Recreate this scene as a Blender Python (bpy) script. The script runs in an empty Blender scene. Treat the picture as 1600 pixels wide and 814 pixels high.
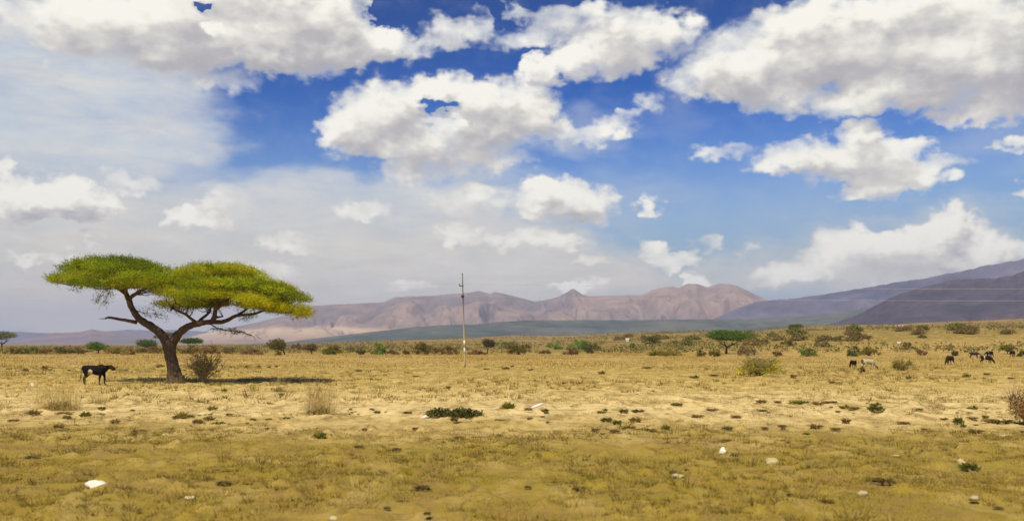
import bpy, math, random
import numpy as np
from mathutils import Vector, Matrix

random.seed(7)
RNG = np.random.default_rng(11)
SC = bpy.context.scene
COL = SC.collection
R = math.radians

# ------------------------------------------------------------------ camera
F = 1386.0                      # focal length in pixels of the 1600 px wide photograph
CAM_H = 2.4
PITCH = math.atan(130 / F)
cam_d = bpy.data.cameras.new('camera')
cam_d.sensor_fit = 'HORIZONTAL'
cam_d.sensor_width = 36.0
cam_d.lens = 36.0 * F / 1600
cam_d.clip_start = 0.1
cam_d.clip_end = 60000
cam = bpy.data.objects.new('camera', cam_d)
COL.objects.link(cam)
cam.location = (0, 0, CAM_H)
cam.rotation_euler = (R(90) + PITCH, 0, 0)
SC.camera = cam
cam_d.dof.use_dof = True
cam_d.dof.focus_distance = 62
cam_d.dof.aperture_fstop = 1.0

SUN_EL = R(56)
SUN_AZ = R(-156)                # measured from +Y towards +X
SUN_DIR = Vector((math.sin(SUN_AZ) * math.cos(SUN_EL), math.cos(SUN_AZ) * math.cos(SUN_EL), math.sin(SUN_EL)))
sun_d = bpy.data.lights.new('sun', 'SUN')
sun_d.energy = 3.8
sun_d.angle = R(0.55)
sun_d.color = (1.0, 0.91, 0.77)
sun = bpy.data.objects.new('sun', sun_d)
COL.objects.link(sun)
sun.rotation_euler = SUN_DIR.to_track_quat('Z', 'Y').to_euler()
sun.location = (0, 0, 60)

SC.view_settings.view_transform = 'Standard'
SC.view_settings.look = 'None'
SC.view_settings.exposure = 0.75
SC.view_settings.gamma = 1.0
SC.view_settings.use_curve_mapping = False
SC.cycles.use_denoising = True
SC.cycles.max_bounces = 4
SC.cycles.diffuse_bounces = 2
SC.cycles.glossy_bounces = 1
SC.cycles.transmission_bounces = 2
SC.cycles.volume_bounces = 1
SC.cycles.transparent_max_bounces = 8


def ray(px, py):
    cx, cy = (px - 800) / F, (407 - py) / F
    cp, sp = math.cos(PITCH), math.sin(PITCH)
    return Vector((cx, cp - sp * cy, sp + cp * cy))


def azel(px, py):
    d = ray(px, py)
    return math.atan2(d.x, d.y), math.atan2(d.z, math.hypot(d.x, d.y))


def at(px, py, Y):
    d = ray(px, py)
    t = Y / d.y
    return Vector((d.x * t, Y, CAM_H + d.z * t))


# ------------------------------------------------------------------ node helper
class NG:
    def __init__(s, tree):
        s.t = tree
        s.n = tree.nodes
        s.l = tree.links

    def put(s, sock, v):
        if v is None:
            return
        if isinstance(v, bpy.types.NodeSocket):
            s.l.new(v, sock)
        else:
            if sock.type == 'RGBA' and len(v) == 3:
                v = (*v, 1)
            sock.default_value = v

    def math(s, op, a, b=None, c=None, clamp=False):
        n = s.n.new('ShaderNodeMath'); n.operation = op; n.use_clamp = clamp
        s.put(n.inputs[0], a); s.put(n.inputs[1], b); s.put(n.inputs[2], c)
        return n.outputs[0]

    def vmath(s, op, a, b=None, scale=None):
        n = s.n.new('ShaderNodeVectorMath'); n.operation = op
        s.put(n.inputs[0], a); s.put(n.inputs[1], b)
        if scale is not None: s.put(n.inputs['Scale'], scale)
        return n.outputs[0]

    def noise(s, vec, scale=5, detail=4, rough=0.55, lac=2.0, dist=0.0, color=False):
        n = s.n.new('ShaderNodeTexNoise')
        s.put(n.inputs['Vector'], vec)
        n.inputs['Scale'].default_value = scale; n.inputs['Detail'].default_value = detail
        n.inputs['Roughness'].default_value = rough; n.inputs['Lacunarity'].default_value = lac
        n.inputs['Distortion'].default_value = dist
        return n.outputs['Color' if color else 'Fac']

    def rng(s, v, a, b, c=0.0, d=1.0, smooth=False):
        n = s.n.new('ShaderNodeMapRange'); n.clamp = True
        if smooth: n.interpolation_type = 'SMOOTHSTEP'
        s.put(n.inputs[0], v)
        for i, q in zip((1, 2, 3, 4), (a, b, c, d)): s.put(n.inputs[i], q)
        return n.outputs[0]

    def mix(s, f, a, b, mode='MIX'):
        n = s.n.new('ShaderNodeMix'); n.data_type = 'RGBA'; n.blend_type = mode
        s.put(n.inputs[0], f); s.put(n.inputs[6], a); s.put(n.inputs[7], b)
        return n.outputs[2]

    def ramp(s, f, stops, interp='LINEAR'):
        n = s.n.new('ShaderNodeValToRGB'); e = n.color_ramp.elements
        n.color_ramp.interpolation = interp
        while len(e) < len(stops): e.new(0.5)
        for k, (p, c) in zip(e, stops):
            k.position = p; k.color = (*c, 1)
        s.put(n.inputs[0], f)
        return n.outputs[0]

    def mapping(s, vec, loc=(0, 0, 0), rot=(0, 0, 0), scale=(1, 1, 1), kind='POINT'):
        n = s.n.new('ShaderNodeMapping'); n.vector_type = kind
        s.put(n.inputs['Vector'], vec)
        n.inputs['Location'].default_value = loc
        n.inputs['Rotation'].default_value = rot
        n.inputs['Scale'].default_value = scale
        return n.outputs[0]

    def sep(s, v):
        n = s.n.new('ShaderNodeSeparateXYZ'); s.put(n.inputs[0], v)
        return n.outputs

    def comb(s, x, y, z):
        n = s.n.new('ShaderNodeCombineXYZ')
        s.put(n.inputs[0], x); s.put(n.inputs[1], y); s.put(n.inputs[2], z)
        return n.outputs[0]


# ------------------------------------------------------------------ sky: Nishita plus cloud layers, all in direction space
world = bpy.data.worlds.new('World')
SC.world = world
world.use_nodes = True
wt = world.node_tree
wt.nodes.clear()
g = NG(wt)
SKY_STRENGTH = 0.1
skyn = wt.nodes.new('ShaderNodeTexSky')
skyn.sky_type = 'NISHITA'
skyn.sun_disc = False
skyn.sun_elevation = SUN_EL
skyn.sun_rotation = SUN_AZ
skyn.altitude = 1200
skyn.air_density = 1.0
skyn.dust_density = 0.6
skyn.ozone_density = 1.6
tc = wt.nodes.new('ShaderNodeTexCoord')
dirv = tc.outputs['Generated']
dx, dy, dz = g.sep(dirv)[:3]
u = g.math('MULTIPLY', g.math('ARCTAN2', dx, dy), 180 / math.pi)
v = g.math('MULTIPLY', g.math('ARCSINE', dz), 180 / math.pi)
P = g.comb(u, v, 0.0)

# (px, py, half width, half height, weight) of each cumulus mass, turned into azimuth / elevation degrees
CUMULUS = [
    (330, 40, 240, 70, 1.0), (190, 35, 150, 66, .8), (430, 82, 150, 46, .9), (520, 55, 120, 60, .9), (612, 72, 70, 30, .7), (240, 85, 130, 40, .7),
    (400, -20, 200, 50, .9), (80, 25, 130, 60, .55), (470, 15, 120, 50, .8), (110, 70, 80, 45, .5), (700, 140, 25, 10, .4), (345, 130, 70, 22, .35),
    (722, 42, 66, 26, .58), (690, 64, 50, 16, .45), (835, 64, 80, 16, .48), (905, 24, 100, 20, .55), (985, 62, 110, 50, .8), (935, 92, 95, 38, .8), (850, 110, 42, 28, .8),
    (1050, 45, 60, 30, .6), (790, 20, 50, 16, .45), (860, 45, 60, 18, .5),
    (1200, 92, 150, 75, .9), (1140, 122, 120, 46, .8), (1330, 60, 160, 80, 1.0), (1450, 92, 180, 90, 1.0), (1560, 70, 140, 100, 1.0), (1230, 155, 80, 30, .7),
    (1400, 146, 150, 34, .72), (1265, 25, 90, 40, .8), (1550, 165, 100, 34, .6), (1480, 0, 170, 50, .9), (1650, 60, 160, 120, .9), (1330, 165, 90, 22, .5), (1480, 185, 60, 18, .45),
    (595, 172, 80, 50, .95), (540, 205, 52, 44, .9), (690, 150, 110, 36, .9), (795, 168, 90, 52, 1.0), (640, 228, 80, 42, .9), (725, 212, 110, 48, .8), (845, 192, 46, 34, .8),
    (700, 255, 110, 30, .55), (640, 275, 48, 22, .7), (790, 250, 60, 18, .4), (750, 185, 70, 30, .6),
    (905, 212, 70, 22, .55), (960, 197, 46, 20, .45), (1008, 160, 26, 14, .4), (985, 178, 30, 12, .4),
    (880, 312, 86, 40, 1.0), (850, 322, 50, 26, .6), (930, 325, 46, 22, .6), (735, 312, 80, 34, .6), (660, 305, 40, 20, .4), (1013, 318, 24, 18, .7), (860, 372, 64, 26, .75), (720, 364, 44, 24, .7), (795, 378, 60, 16, .5),
    (915, 410, 34, 10, .55), (905, 443, 52, 12, .8),
    (1335, 250, 130, 38, .85), (1230, 252, 70, 30, .7), (1345, 212, 50, 30, .75), (1400, 284, 80, 28, .75), (1455, 258, 74, 18, .65), (1275, 232, 70, 24, .6), (1430, 230, 34, 18, .55),
    (1125, 238, 56, 16, .42), (1588, 222, 34, 16, .7), (1600, 297, 26, 14, .6), (1480, 285, 30, 12, .4), (1340, 300, 40, 12, .5),
    (1490, 352, 58, 36, 1.0), (1540, 388, 56, 36, .9), (1450, 378, 80, 34, .8), (1350, 386, 74, 30, .8), (1300, 376, 46, 26, .7), (1235, 428, 56, 24, .7),
    (1295, 414, 80, 30, .75), (1420, 408, 90, 26, .7), (1500, 408, 80, 26, .75), (1590, 392, 44, 22, .5), (1370, 435, 110, 22, .55), (1200, 440, 50, 16, .5),
    (1055, 409, 48, 18, .8), (1026, 388, 26, 16, .6), (1086, 438, 30, 14, .9), (1105, 382, 28, 13, .38), (1165, 392, 20, 15, .3),
    (110, 306, 74, 40, 1.0), (30, 312, 60, 42, .9), (0, 266, 24, 26, .7), (75, 322, 60, 24, .7), (150, 320, 40, 22, .5), (302, 336, 44, 24, .9), (262, 347, 28, 12, .7), (330, 345, 30, 16, .5), (95, 406, 52, 15, .6), (40, 400, 28, 14, .5),
    (450, 380, 56, 22, .58), (150, 370, 32, 16, .5), (430, 425, 52, 20, .5), (350, 312, 50, 22, .48), (640, 444, 46, 14, .5), (560, 330, 60, 18, .45), (210, 285, 60, 22, .48),
    # blue holes
    (320, 14, 24, 20, -1.2), (605, 22, 34, 34, -.9), (682, 168, 44, 15, -1.0), (775, 25, 18, 30, -.5), (1170, 62, 24, 28, -.35), (640, 20, 26, 24, -.7), (955, 38, 24, 10, -.3),
]
VEIL = [
    (110, 165, 300, 150, .95), (30, 90, 220, 120, .6), (220, 215, 170, 70, .5), (330, 370, 560, 130, .85), (640, 345, 340, 110, .75), (560, 290, 260, 50, .35), (60, 330, 260, 110, .55),
    (420, 430, 720, 150, 1.3), (960, 440, 420, 70, .5), (1240, 330, 480, 130, .20), (1300, 445, 500, 60, .4), (1460, 400, 300, 100, .6), (900, 215, 130, 40, .35), (1060, 180, 110, 60, .22), (1560, 225, 140, 70, .3), (980, 300, 120, 70, .3),
]


def blob_sum(gg, vec, blobs, grow):
    """root of the summed squares of the masses: a soft union that keeps their outlines"""
    tot = None
    for i, (px, py, w, h, k) in enumerate(blobs):
        if i and i % 8 == 0:            # carry the sum in z (ignored below) so that the shader evaluates in small batches
            z_ = gg.n.new('ShaderNodeVectorMath'); z_.operation = 'MULTIPLY_ADD'
            gg.put(z_.inputs[0], tot); z_.inputs[1].default_value = (0, 0, 1); gg.put(z_.inputs[2], vec)
            vec = z_.outputs[0]
        a0, e0 = azel(px, py)
        a1, _ = azel(px + w, py)
        _, e1 = azel(px, py - h)
        sx, sy = 1 / (abs(math.degrees(a1 - a0)) * grow), 1 / (abs(math.degrees(e1 - e0)) * grow)
        m = gg.n.new('ShaderNodeVectorMath'); m.operation = 'MULTIPLY_ADD'
        gg.put(m.inputs[0], vec); m.inputs[1].default_value = (sx, sy, 0); m.inputs[2].default_value = (-math.degrees(a0) * sx, -math.degrees(e0) * sy, 0)
        m = m.outputs[0]
        dt = gg.n.new('ShaderNodeVectorMath'); dt.operation = 'DOT_PRODUCT'
        gg.put(dt.inputs[0], m); gg.put(dt.inputs[1], m)
        q = gg.math('SUBTRACT', 1.0, dt.outputs['Value'], None, True)
        q = gg.math('MULTIPLY', q, q)
        kk = k * abs(k)
        tot = gg.math('MULTIPLY', q, kk) if tot is None else gg.math('MULTIPLY_ADD', q, kk, tot)
    return gg.math('SQRT', gg.math('MAXIMUM', tot, 0.0))


def cloud_field(name, blobs):
    cloud_group = bpy.data.node_groups.new(name, 'ShaderNodeTree')
    cloud_group.interface.new_socket('Vector', in_out='INPUT', socket_type='NodeSocketVector')
    cloud_group.interface.new_socket('Density', in_out='OUTPUT', socket_type='NodeSocketFloat')
    cloud_group.interface.new_socket('Mass', in_out='OUTPUT', socket_type='NodeSocketFloat')
    cg = NG(cloud_group)
    gi = cloud_group.nodes.new('NodeGroupInput'); go = cloud_group.nodes.new('NodeGroupOutput')
    vin = gi.outputs[0]
    vs = cg.mapping(vin, scale=(1, 1.35, 1))
    w1 = cg.vmath('SUBTRACT', cg.noise(vs, 0.42, 2, .5, color=True), (.5, .5, .5))
    w2 = cg.vmath('SUBTRACT', cg.noise(vs, 1.05, 3, .5, color=True), (.5, .5, .5))
    vw = cg.vmath('ADD', vin, cg.vmath('MULTIPLY', w1, (2.4, 1.5, 0)))
    vw = cg.vmath('ADD', vw, cg.vmath('MULTIPLY', w2, (2.3, 1.7, 0)))
    base = blob_sum(cg, vw, blobs, 1.06)
    f1 = cg.math('SUBTRACT', cg.noise(vs, 0.60, 5, .52), .5)
    amp = cg.rng(base, 0.0, 0.35, .25, 1.0)
    dens = cg.math('MULTIPLY_ADD', amp, cg.math('MULTIPLY', f1, .85), base)
    cg.put(go.inputs[0], dens)
    cg.put(go.inputs[1], cg.math('MULTIPLY_ADD', f1, .40, base))
    return cloud_group


FIELD = cloud_field('cloud_field', CUMULUS)
FIELD_BIG = cloud_field('cloud_field_large', [q for q in CUMULUS if q[2] * q[3] * abs(q[4]) > 900 or q[4] < 0])


def cloud(vec, grp):
    n = wt.nodes.new('ShaderNodeGroup'); n.node_tree = grp
    g.put(n.inputs[0], vec)
    return n.outputs[0], n.outputs[1]


D0, M0 = cloud(P, FIELD)
D1, M1 = cloud(g.vmath('ADD', P, (-.5, 1.15, 0)), FIELD_BIG)
soft = g.noise(g.mapping(P, loc=(21, 5, 0), scale=(.8, 1.2, 1)), .32, 2, .5)
alpha = g.rng(D0, .10, g.rng(soft, .36, .64, .50, 1.1), 0, 1, True)
halo = g.math('MULTIPLY', g.rng(M0, -.05, .55, 0, 1, True), .58)
lit = g.math('MULTIPLY_ADD', g.math('SUBTRACT', M0, M1), .95, .70)
gp = g.noise(g.mapping(P, loc=(3, 11, 0), scale=(.7, 1.25, 1)), .42, 4, .5)
lit = g.math('MULTIPLY_ADD', g.math('MULTIPLY', g.rng(M0, .45, .95), g.rng(gp, .36, .62, 1, 0)), -.36, lit)
lit = g.math('MULTIPLY_ADD', g.rng(M0, .25, .5, 1, 0), .10, lit)
cum_col = g.ramp(lit, [(0.0, (.24, .235, .25)), (.35, (.31, .30, .305)), (.60, (.43, .415, .39)), (.80, (.55, .535, .48)), (1.0, (.60, .585, .53))])
# thin high veil
vp = g.mapping(P, scale=(.5, 1.6, 1))
vn = g.noise(vp, .35, 5, .6, dist=.6)
vwarp = g.vmath('ADD', P, g.vmath('MULTIPLY', g.vmath('SUBTRACT', g.noise(g.mapping(P, scale=(.6, 1.2, 1)), .3, 4, .55, color=True), (.5, .5, .5)), (10, 6, 0)))
vb = blob_sum(g, vwarp, VEIL, 1.0)
veil = g.math('MULTIPLY', g.rng(vb, .02, .80, 0, .95, True), g.rng(vn, .25, .60, .72, 1.0))
low = g.rng(v, 4.0, 13.0, 1.0, 0.0, True)
veil_col = g.mix(low, (.365, .405, .44), (.445, .415, .36))
vtone = g.noise(g.mapping(P, loc=(7, 3, 0), scale=(.45, 1.3, 1)), .5, 5, .6)
veil_col = g.mix(g.rng(vtone, .40, .68, 0, .75), veil_col, (.50, .475, .43))

# keep the colour of the physical sky, deepen it as the photograph's processing does
gam = wt.nodes.new('ShaderNodeGamma')
g.put(gam.inputs[0], g.vmath('SCALE', skyn.outputs[0], None, SKY_STRENGTH))
gam.inputs[1].default_value = 2.1
hsv = wt.nodes.new('ShaderNodeHueSaturation')
hsv.inputs['Saturation'].default_value = 1.25
hsv.inputs['Value'].default_value = 1.45
g.put(hsv.inputs['Color'], g.vmath('MULTIPLY', gam.outputs[0], (.02, .66, .97)))
sky_c = g.mix(g.rng(v, 3.5, 17.0, .95, 0.0, True), hsv.outputs[0], (.19, .265, .315))
c = g.mix(veil, sky_c, veil_col)
c = g.mix(halo, c, veil_col)
c = g.mix(alpha, c, cum_col)
bg = wt.nodes.new('ShaderNodeBackground')
g.put(bg.inputs[0], g.vmath('SCALE', c, None, 1 / SKY_STRENGTH))
bg.inputs[1].default_value = SKY_STRENGTH
wo = wt.nodes.new('ShaderNodeOutputWorld')
wt.links.new(bg.outputs[0], wo.inputs[0])
world.cycles.sampling_method = 'NONE'


# ------------------------------------------------------------------ noise in numpy
def _hash(ix, iy, seed):
    h = (ix.astype(np.int64) * 374761393 + iy.astype(np.int64) * 668265263 + seed * 974634537) & 0xFFFFFFFF
    h = ((h ^ (h >> 13)) * 1274126177) & 0xFFFFFFFF
    return ((h ^ (h >> 16)) & 0xFFFF) / 65535.0


def vnoise(x, y, seed=0):
    x = np.asarray(x, float); y = np.asarray(y, float)
    ix, iy = np.floor(x), np.floor(y)
    fx, fy = x - ix, y - iy
    fx = fx * fx * (3 - 2 * fx); fy = fy * fy * (3 - 2 * fy)
    a, b = _hash(ix, iy, seed), _hash(ix + 1, iy, seed)
    c_, d = _hash(ix, iy + 1, seed), _hash(ix + 1, iy + 1, seed)
    return (a * (1 - fx) + b * fx) * (1 - fy) + (c_ * (1 - fx) + d * fx) * fy


def fbm(x, y, seed=0, octs=4, gain=.5):
    t, a, n = 0, 1.0, 0
    for i in range(octs):
        t = t + a * vnoise(x * 2 ** i, y * 2 ** i, seed + i * 17); n += a; a *= gain
    return t / n


def sstep(a, b, x):
    t = np.clip((x - a) / (b - a), 0, 1)
    return t * t * (3 - 2 * t)


# ------------------------------------------------------------------ tagging and mesh building
def tag(o, label=None, cat=None, group=None, kind=None):
    if label: o['label'] = label
    if cat: o['category'] = cat
    if group: o['group'] = group
    if kind: o['kind'] = kind
    return o


def thing(name, label, cat, loc, group=None, rz=0.0):
    o = bpy.data.objects.new(name, None)
    o.empty_display_size = .3
    COL.objects.link(o)
    o.location = loc; o.rotation_euler = (0, 0, rz)
    return tag(o, label, cat, group)


def link_mesh(name, me, mat, parent=None, loc=None):
    o = bpy.data.objects.new(name, me)
    COL.objects.link(o)
    if mat: me.materials.append(mat)
    if parent: o.parent = parent
    if loc is not None: o.location = loc
    return o


def np_mesh(name, verts, faces, cols=None, smooth=False):
    """verts (n,3); faces (m,k) all of one size; cols (n,3) or None"""
    verts = np.asarray(verts, np.float32); faces = np.asarray(faces, np.int32)
    me = bpy.data.meshes.new(name)
    m, k = faces.shape
    me.vertices.add(len(verts)); me.vertices.foreach_set('co', verts.ravel())
    me.loops.add(m * k); me.loops.foreach_set('vertex_index', faces.ravel())
    me.polygons.add(m)
    me.polygons.foreach_set('loop_start', np.arange(0, m * k, k, dtype=np.int32))
    me.polygons.foreach_set('loop_total', np.full(m, k, np.int32))
    if smooth: me.polygons.foreach_set('use_smooth', np.ones(m, bool))
    me.update(calc_edges=True)
    if cols is not None:
        ca = me.color_attributes.new('Col', 'FLOAT_COLOR', 'POINT')
        cc = np.ones((len(verts), 4), np.float32); cc[:, :3] = cols
        ca.data.foreach_set('color', cc.ravel())
    return me


class MB:
    """collects tubes, lofts and free polygons into one mesh"""
    def __init__(s):
        s.v = []; s.f = []; s.c = []

    def ring_loft(s, rings, col=(1, 1, 1)):
        k = len(rings[0]); b = len(s.v)
        for r in rings:
            s.v += [tuple(p) for p in r]; s.c += [col] * k
        for i in range(len(rings) - 1):
            for j in range(k):
                a = b + i * k + j; a2 = b + i * k + (j + 1) % k
                s.f.append((a, a2, a2 + k, a + k))
        s.f.append(tuple(b + j for j in reversed(range(k))))
        s.f.append(tuple(b + (len(rings) - 1) * k + j for j in range(k)))

    def tube(s, pts, rad, n=8, col=(1, 1, 1), wob=0.0):
        pts = [Vector(p) for p in pts]
        rings = []; ref = None
        for i, p in enumerate(pts):
            t = (pts[min(i + 1, len(pts) - 1)] - pts[max(i - 1, 0)]).normalized()
            if ref is None:
                ref = t.orthogonal().normalized()
            ref = (ref - t * ref.dot(t)).normalized()
            bn = t.cross(ref)
            r = rad[i] if hasattr(rad, '__len__') else rad
            rings.append([p + (ref * math.cos(2 * math.pi * j / n) + bn * math.sin(2 * math.pi * j / n)) * r * (1 + wob * random.uniform(-1, 1)) for j in range(n)])
        s.ring_loft(rings, col)

    def ellipsoid(s, c, r, n=12, m=8, col=(1, 1, 1), rot=None):
        c = Vector(c); rings = []
        for i in range(m + 1):
            a = math.pi * (i + .08) / (m + .16) - math.pi / 2
            ring = []
            for j in range(n):
                q = Vector((r[0] * math.cos(a) * math.cos(2 * math.pi * j / n), r[1] * math.cos(a) * math.sin(2 * math.pi * j / n), r[2] * math.sin(a)))
                if rot: q = rot @ q
                ring.append(c + q)
            rings.append(ring)
        s.ring_loft(rings, col)

    def box(s, c, h, col=(1, 1, 1), rz=0.0):
        M = Matrix.Rotation(rz, 3, 'Z'); c = Vector(c); b = len(s.v)
        for z in (-1, 1):
            for x, y in ((-1, -1), (1, -1), (1, 1), (-1, 1)):
                s.v.append(tuple(c + M @ Vector((x * h[0], y * h[1], z * h[2])))); s.c.append(col)
        s.f += [tuple(b + i for i in q) for q in ((3, 2, 1, 0), (4, 5, 6, 7), (0, 1, 5, 4), (1, 2, 6, 5), (2, 3, 7, 6), (3, 0, 4, 7))]

    def mesh(s, name, smooth=True):
        me = bpy.data.meshes.new(name)
        me.from_pydata(s.v, [], s.f)
        me.update()
        if smooth: me.polygons.foreach_set('use_smooth', np.ones(len(me.polygons), bool))
        ca = me.color_attributes.new('Col', 'FLOAT_COLOR', 'POINT')
        cc = np.ones((len(s.v), 4), np.float32); cc[:, :3] = np.array(s.c)
        ca.data.foreach_set('color', cc.ravel())
        return me


def remesh(me, voxel, smooth=2):
    """one continuous skin from overlapping closed pieces"""
    o = bpy.data.objects.new('tmp_remesh', me)
    COL.objects.link(o)
    m = o.modifiers.new('r', 'REMESH'); m.mode = 'VOXEL'; m.voxel_size = voxel; m.use_smooth_shade = True
    if smooth:
        sm = o.modifiers.new('s', 'SMOOTH'); sm.iterations = smooth; sm.factor = .5
    dg = bpy.context.evaluated_depsgraph_get()
    out = bpy.data.meshes.new_from_object(o.evaluated_get(dg))
    bpy.data.objects.remove(o)
    return out


def paint(me, fn):
    """colour patches that belong to the coat or bark: fn(co (n,3)) -> (n,3)"""
    n = len(me.vertices); co = np.empty(n * 3, np.float32); me.vertices.foreach_get('co', co); co = co.reshape(-1, 3)
    for a in list(me.color_attributes): me.color_attributes.remove(a)
    ca = me.color_attributes.new('Col', 'FLOAT_COLOR', 'POINT')
    cc = np.ones((n, 4), np.float32); cc[:, :3] = fn(co)
    ca.data.foreach_set('color', cc.ravel())


# ------------------------------------------------------------------ materials
def new_mat(name):
    m = bpy.data.materials.new(name); m.use_nodes = True
    m.node_tree.nodes.clear()
    gg = NG(m.node_tree)
    out = gg.n.new('ShaderNodeOutputMaterial')
    b = gg.n.new('ShaderNodeBsdfPrincipled')
    gg.l.new(b.outputs[0], out.inputs[0])
    b.inputs['Specular IOR Level'].default_value = .2
    b.inputs['Roughness'].default_value = .85
    return m, gg, b, out


def attr(gg, name='Col'):
    n = gg.n.new('ShaderNodeVertexColor'); n.layer_name = name
    return n.outputs[0]


def geo_pos(gg):
    return gg.n.new('ShaderNodeNewGeometry').outputs['Position']


def foliage_mat(name, trans=.35, nscale=1.5, amt=.35):
    m, gg, b, out = new_mat(name)
    pos = geo_pos(gg)
    n1 = gg.rng(gg.noise(pos, nscale, 4, .6), .3, .7, 1 - amt, 1 + amt)
    colr = gg.vmath('SCALE', attr(gg), None, n1)
    gg.put(b.inputs['Base Color'], colr)
    b.inputs['Roughness'].default_value = .75
    tr = gg.n.new('ShaderNodeBsdfTranslucent')
    gg.put(tr.inputs[0], gg.vmath('MULTIPLY', colr, (1.1, 1.15, .6)))
    mx = gg.n.new('ShaderNodeMixShader'); mx.inputs[0].default_value = trans
    gg.l.new(b.outputs[0], mx.inputs[1]); gg.l.new(tr.outputs[0], mx.inputs[2])
    gg.l.new(mx.outputs[0], out.inputs[0])
    return m


def coat_mat(name, rough=.7, nscale=9, amt=.25, bump=0.0):
    m, gg, b, out = new_mat(name)
    pos = gg.n.new('ShaderNodeTexCoord').outputs['Object']
    n = gg.noise(pos, nscale, 5, .6)
    gg.put(b.inputs['Base Color'], gg.vmath('SCALE', attr(gg), None, gg.rng(n, .3, .7, 1 - amt, 1 + amt)))
    b.inputs['Roughness'].default_value = rough
    b.inputs['Specular IOR Level'].default_value = .04
    if bump:
        bn = gg.n.new('ShaderNodeBump'); bn.inputs['Strength'].default_value = .7; bn.inputs['Distance'].default_value = bump
        gg.put(bn.inputs['Height'], n); gg.l.new(bn.outputs[0], b.inputs['Normal'])
    return m


M_LEAF = foliage_mat('acacia_leaves', .52, .55, .22)
M_BUSH = foliage_mat('bush_leaves', .42, .35, .25)
M_STRAW = foliage_mat('dry_straw', .38, 1.2, .25)
M_COAT = coat_mat('animal_coat', .65, 6, .2)
M_STONE = coat_mat('pale_stone', .9, 7, .18, .02)
M_WOODY = coat_mat('woody_stems', .9, 12, .35)
M_POLE = coat_mat('weathered_pole', .85, 6, .22)
M_WIRE = coat_mat('aluminium_wire', .5, 1, .05)


def bark_material():
    m, gg, b, out = new_mat('acacia_bark')
    pos = gg.n.new('ShaderNodeTexCoord').outputs['Object']
    st = gg.mapping(pos, scale=(7, 7, 1.8))
    n = gg.noise(st, 1.6, 7, .65, dist=.5)
    n2 = gg.noise(pos, 1.1, 3, .5)
    col = gg.ramp(n, [(.25, (.030, .018, .010)), (.5, (.095, .060, .034)), (.75, (.17, .115, .07))])
    col = gg.mix(gg.rng(n2, .45, .7, 0, .5), col, (.085, .062, .020))
    gg.put(b.inputs['Base Color'], col)
    bn = gg.n.new('ShaderNodeBump'); bn.inputs['Strength'].default_value = .9; bn.inputs['Distance'].default_value = .06
    gg.put(bn.inputs['Height'], n); gg.l.new(bn.outputs[0], b.inputs['Normal'])
    return m


M_BARK = bark_material()

# ------------------------------------------------------------------ terrain
CREST = [(-400, 541), (0, 541), (200, 541), (400, 538.5), (450, 538), (600, 533), (700, 530), (800, 527.5), (900, 526), (1000, 522), (1100, 519.5), (1180, 518.5),
         (1260, 513), (1320, 512), (1400, 511), (1500, 507), (1600, 503), (1800, 500), (2200, 515)]
_ca = np.array([azel(*p)[0] for p in CREST]); _ce = np.array([math.tan(azel(*p)[1]) for p in CREST])
RC = 1100.0


def height(x, y):
    x = np.asarray(x, float); y = np.asarray(y, float)
    r = np.hypot(x, y); az = np.arctan2(x, y)
    zc = np.maximum(CAM_H + RC * np.interp(az, _ca, _ce), -1.0)
    r0 = 235 - 55 * sstep(.05, .3, az)
    z = zc * sstep(r0, RC, r) + zc * .20 * sstep(r0, r0 + 260, r) * (1 - sstep(r0 + 200, RC, r))
    # a scrubby swell behind the open field on the right
    z = z + 3.2 * np.exp(-((x - 128) / 62) ** 2 - ((y - 300) / 70) ** 2)
    far = sstep(180, 500, r)
    z = z + far * (fbm(x / 90, y / 90, 5, 4) - .5) * 5.0 * sstep(-.1, .3, az + .2)
    # hummocks and clods of the pasture
    near = 1 - sstep(70, 220, r)
    z = z + near * ((fbm(x / 7, y / 7, 9, 3) - .5) * .16 + (fbm(x / .9, y / .9, 23, 3) - .5) * .11 + np.maximum(fbm(x / .5, y / .5, 31, 2) - .58, 0) * .38)
    return z


def hz(x, y):
    return float(height(np.array([x]), np.array([y]))[0])


def hit(px, py):
    """where the line of sight through a pixel meets the terrain"""
    d = ray(px, py)
    if py > 600:
        t = CAM_H / -d.z
        for _ in range(4):
            t = (CAM_H - hz(d.x * t, d.y * t)) / -d.z
        return Vector((d.x * t, d.y * t, CAM_H + d.z * t))
    ts = np.concatenate([np.arange(25, 300, .5), np.arange(300, 3000, 3)])
    hh = height(d.x * ts, d.y * ts)
    below = np.nonzero(CAM_H + d.z * ts <= hh)[0]
    t = ts[below[0]] if len(below) else 900.0
    return Vector((d.x * t, d.y * t, hz(d.x * t, d.y * t)))


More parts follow.
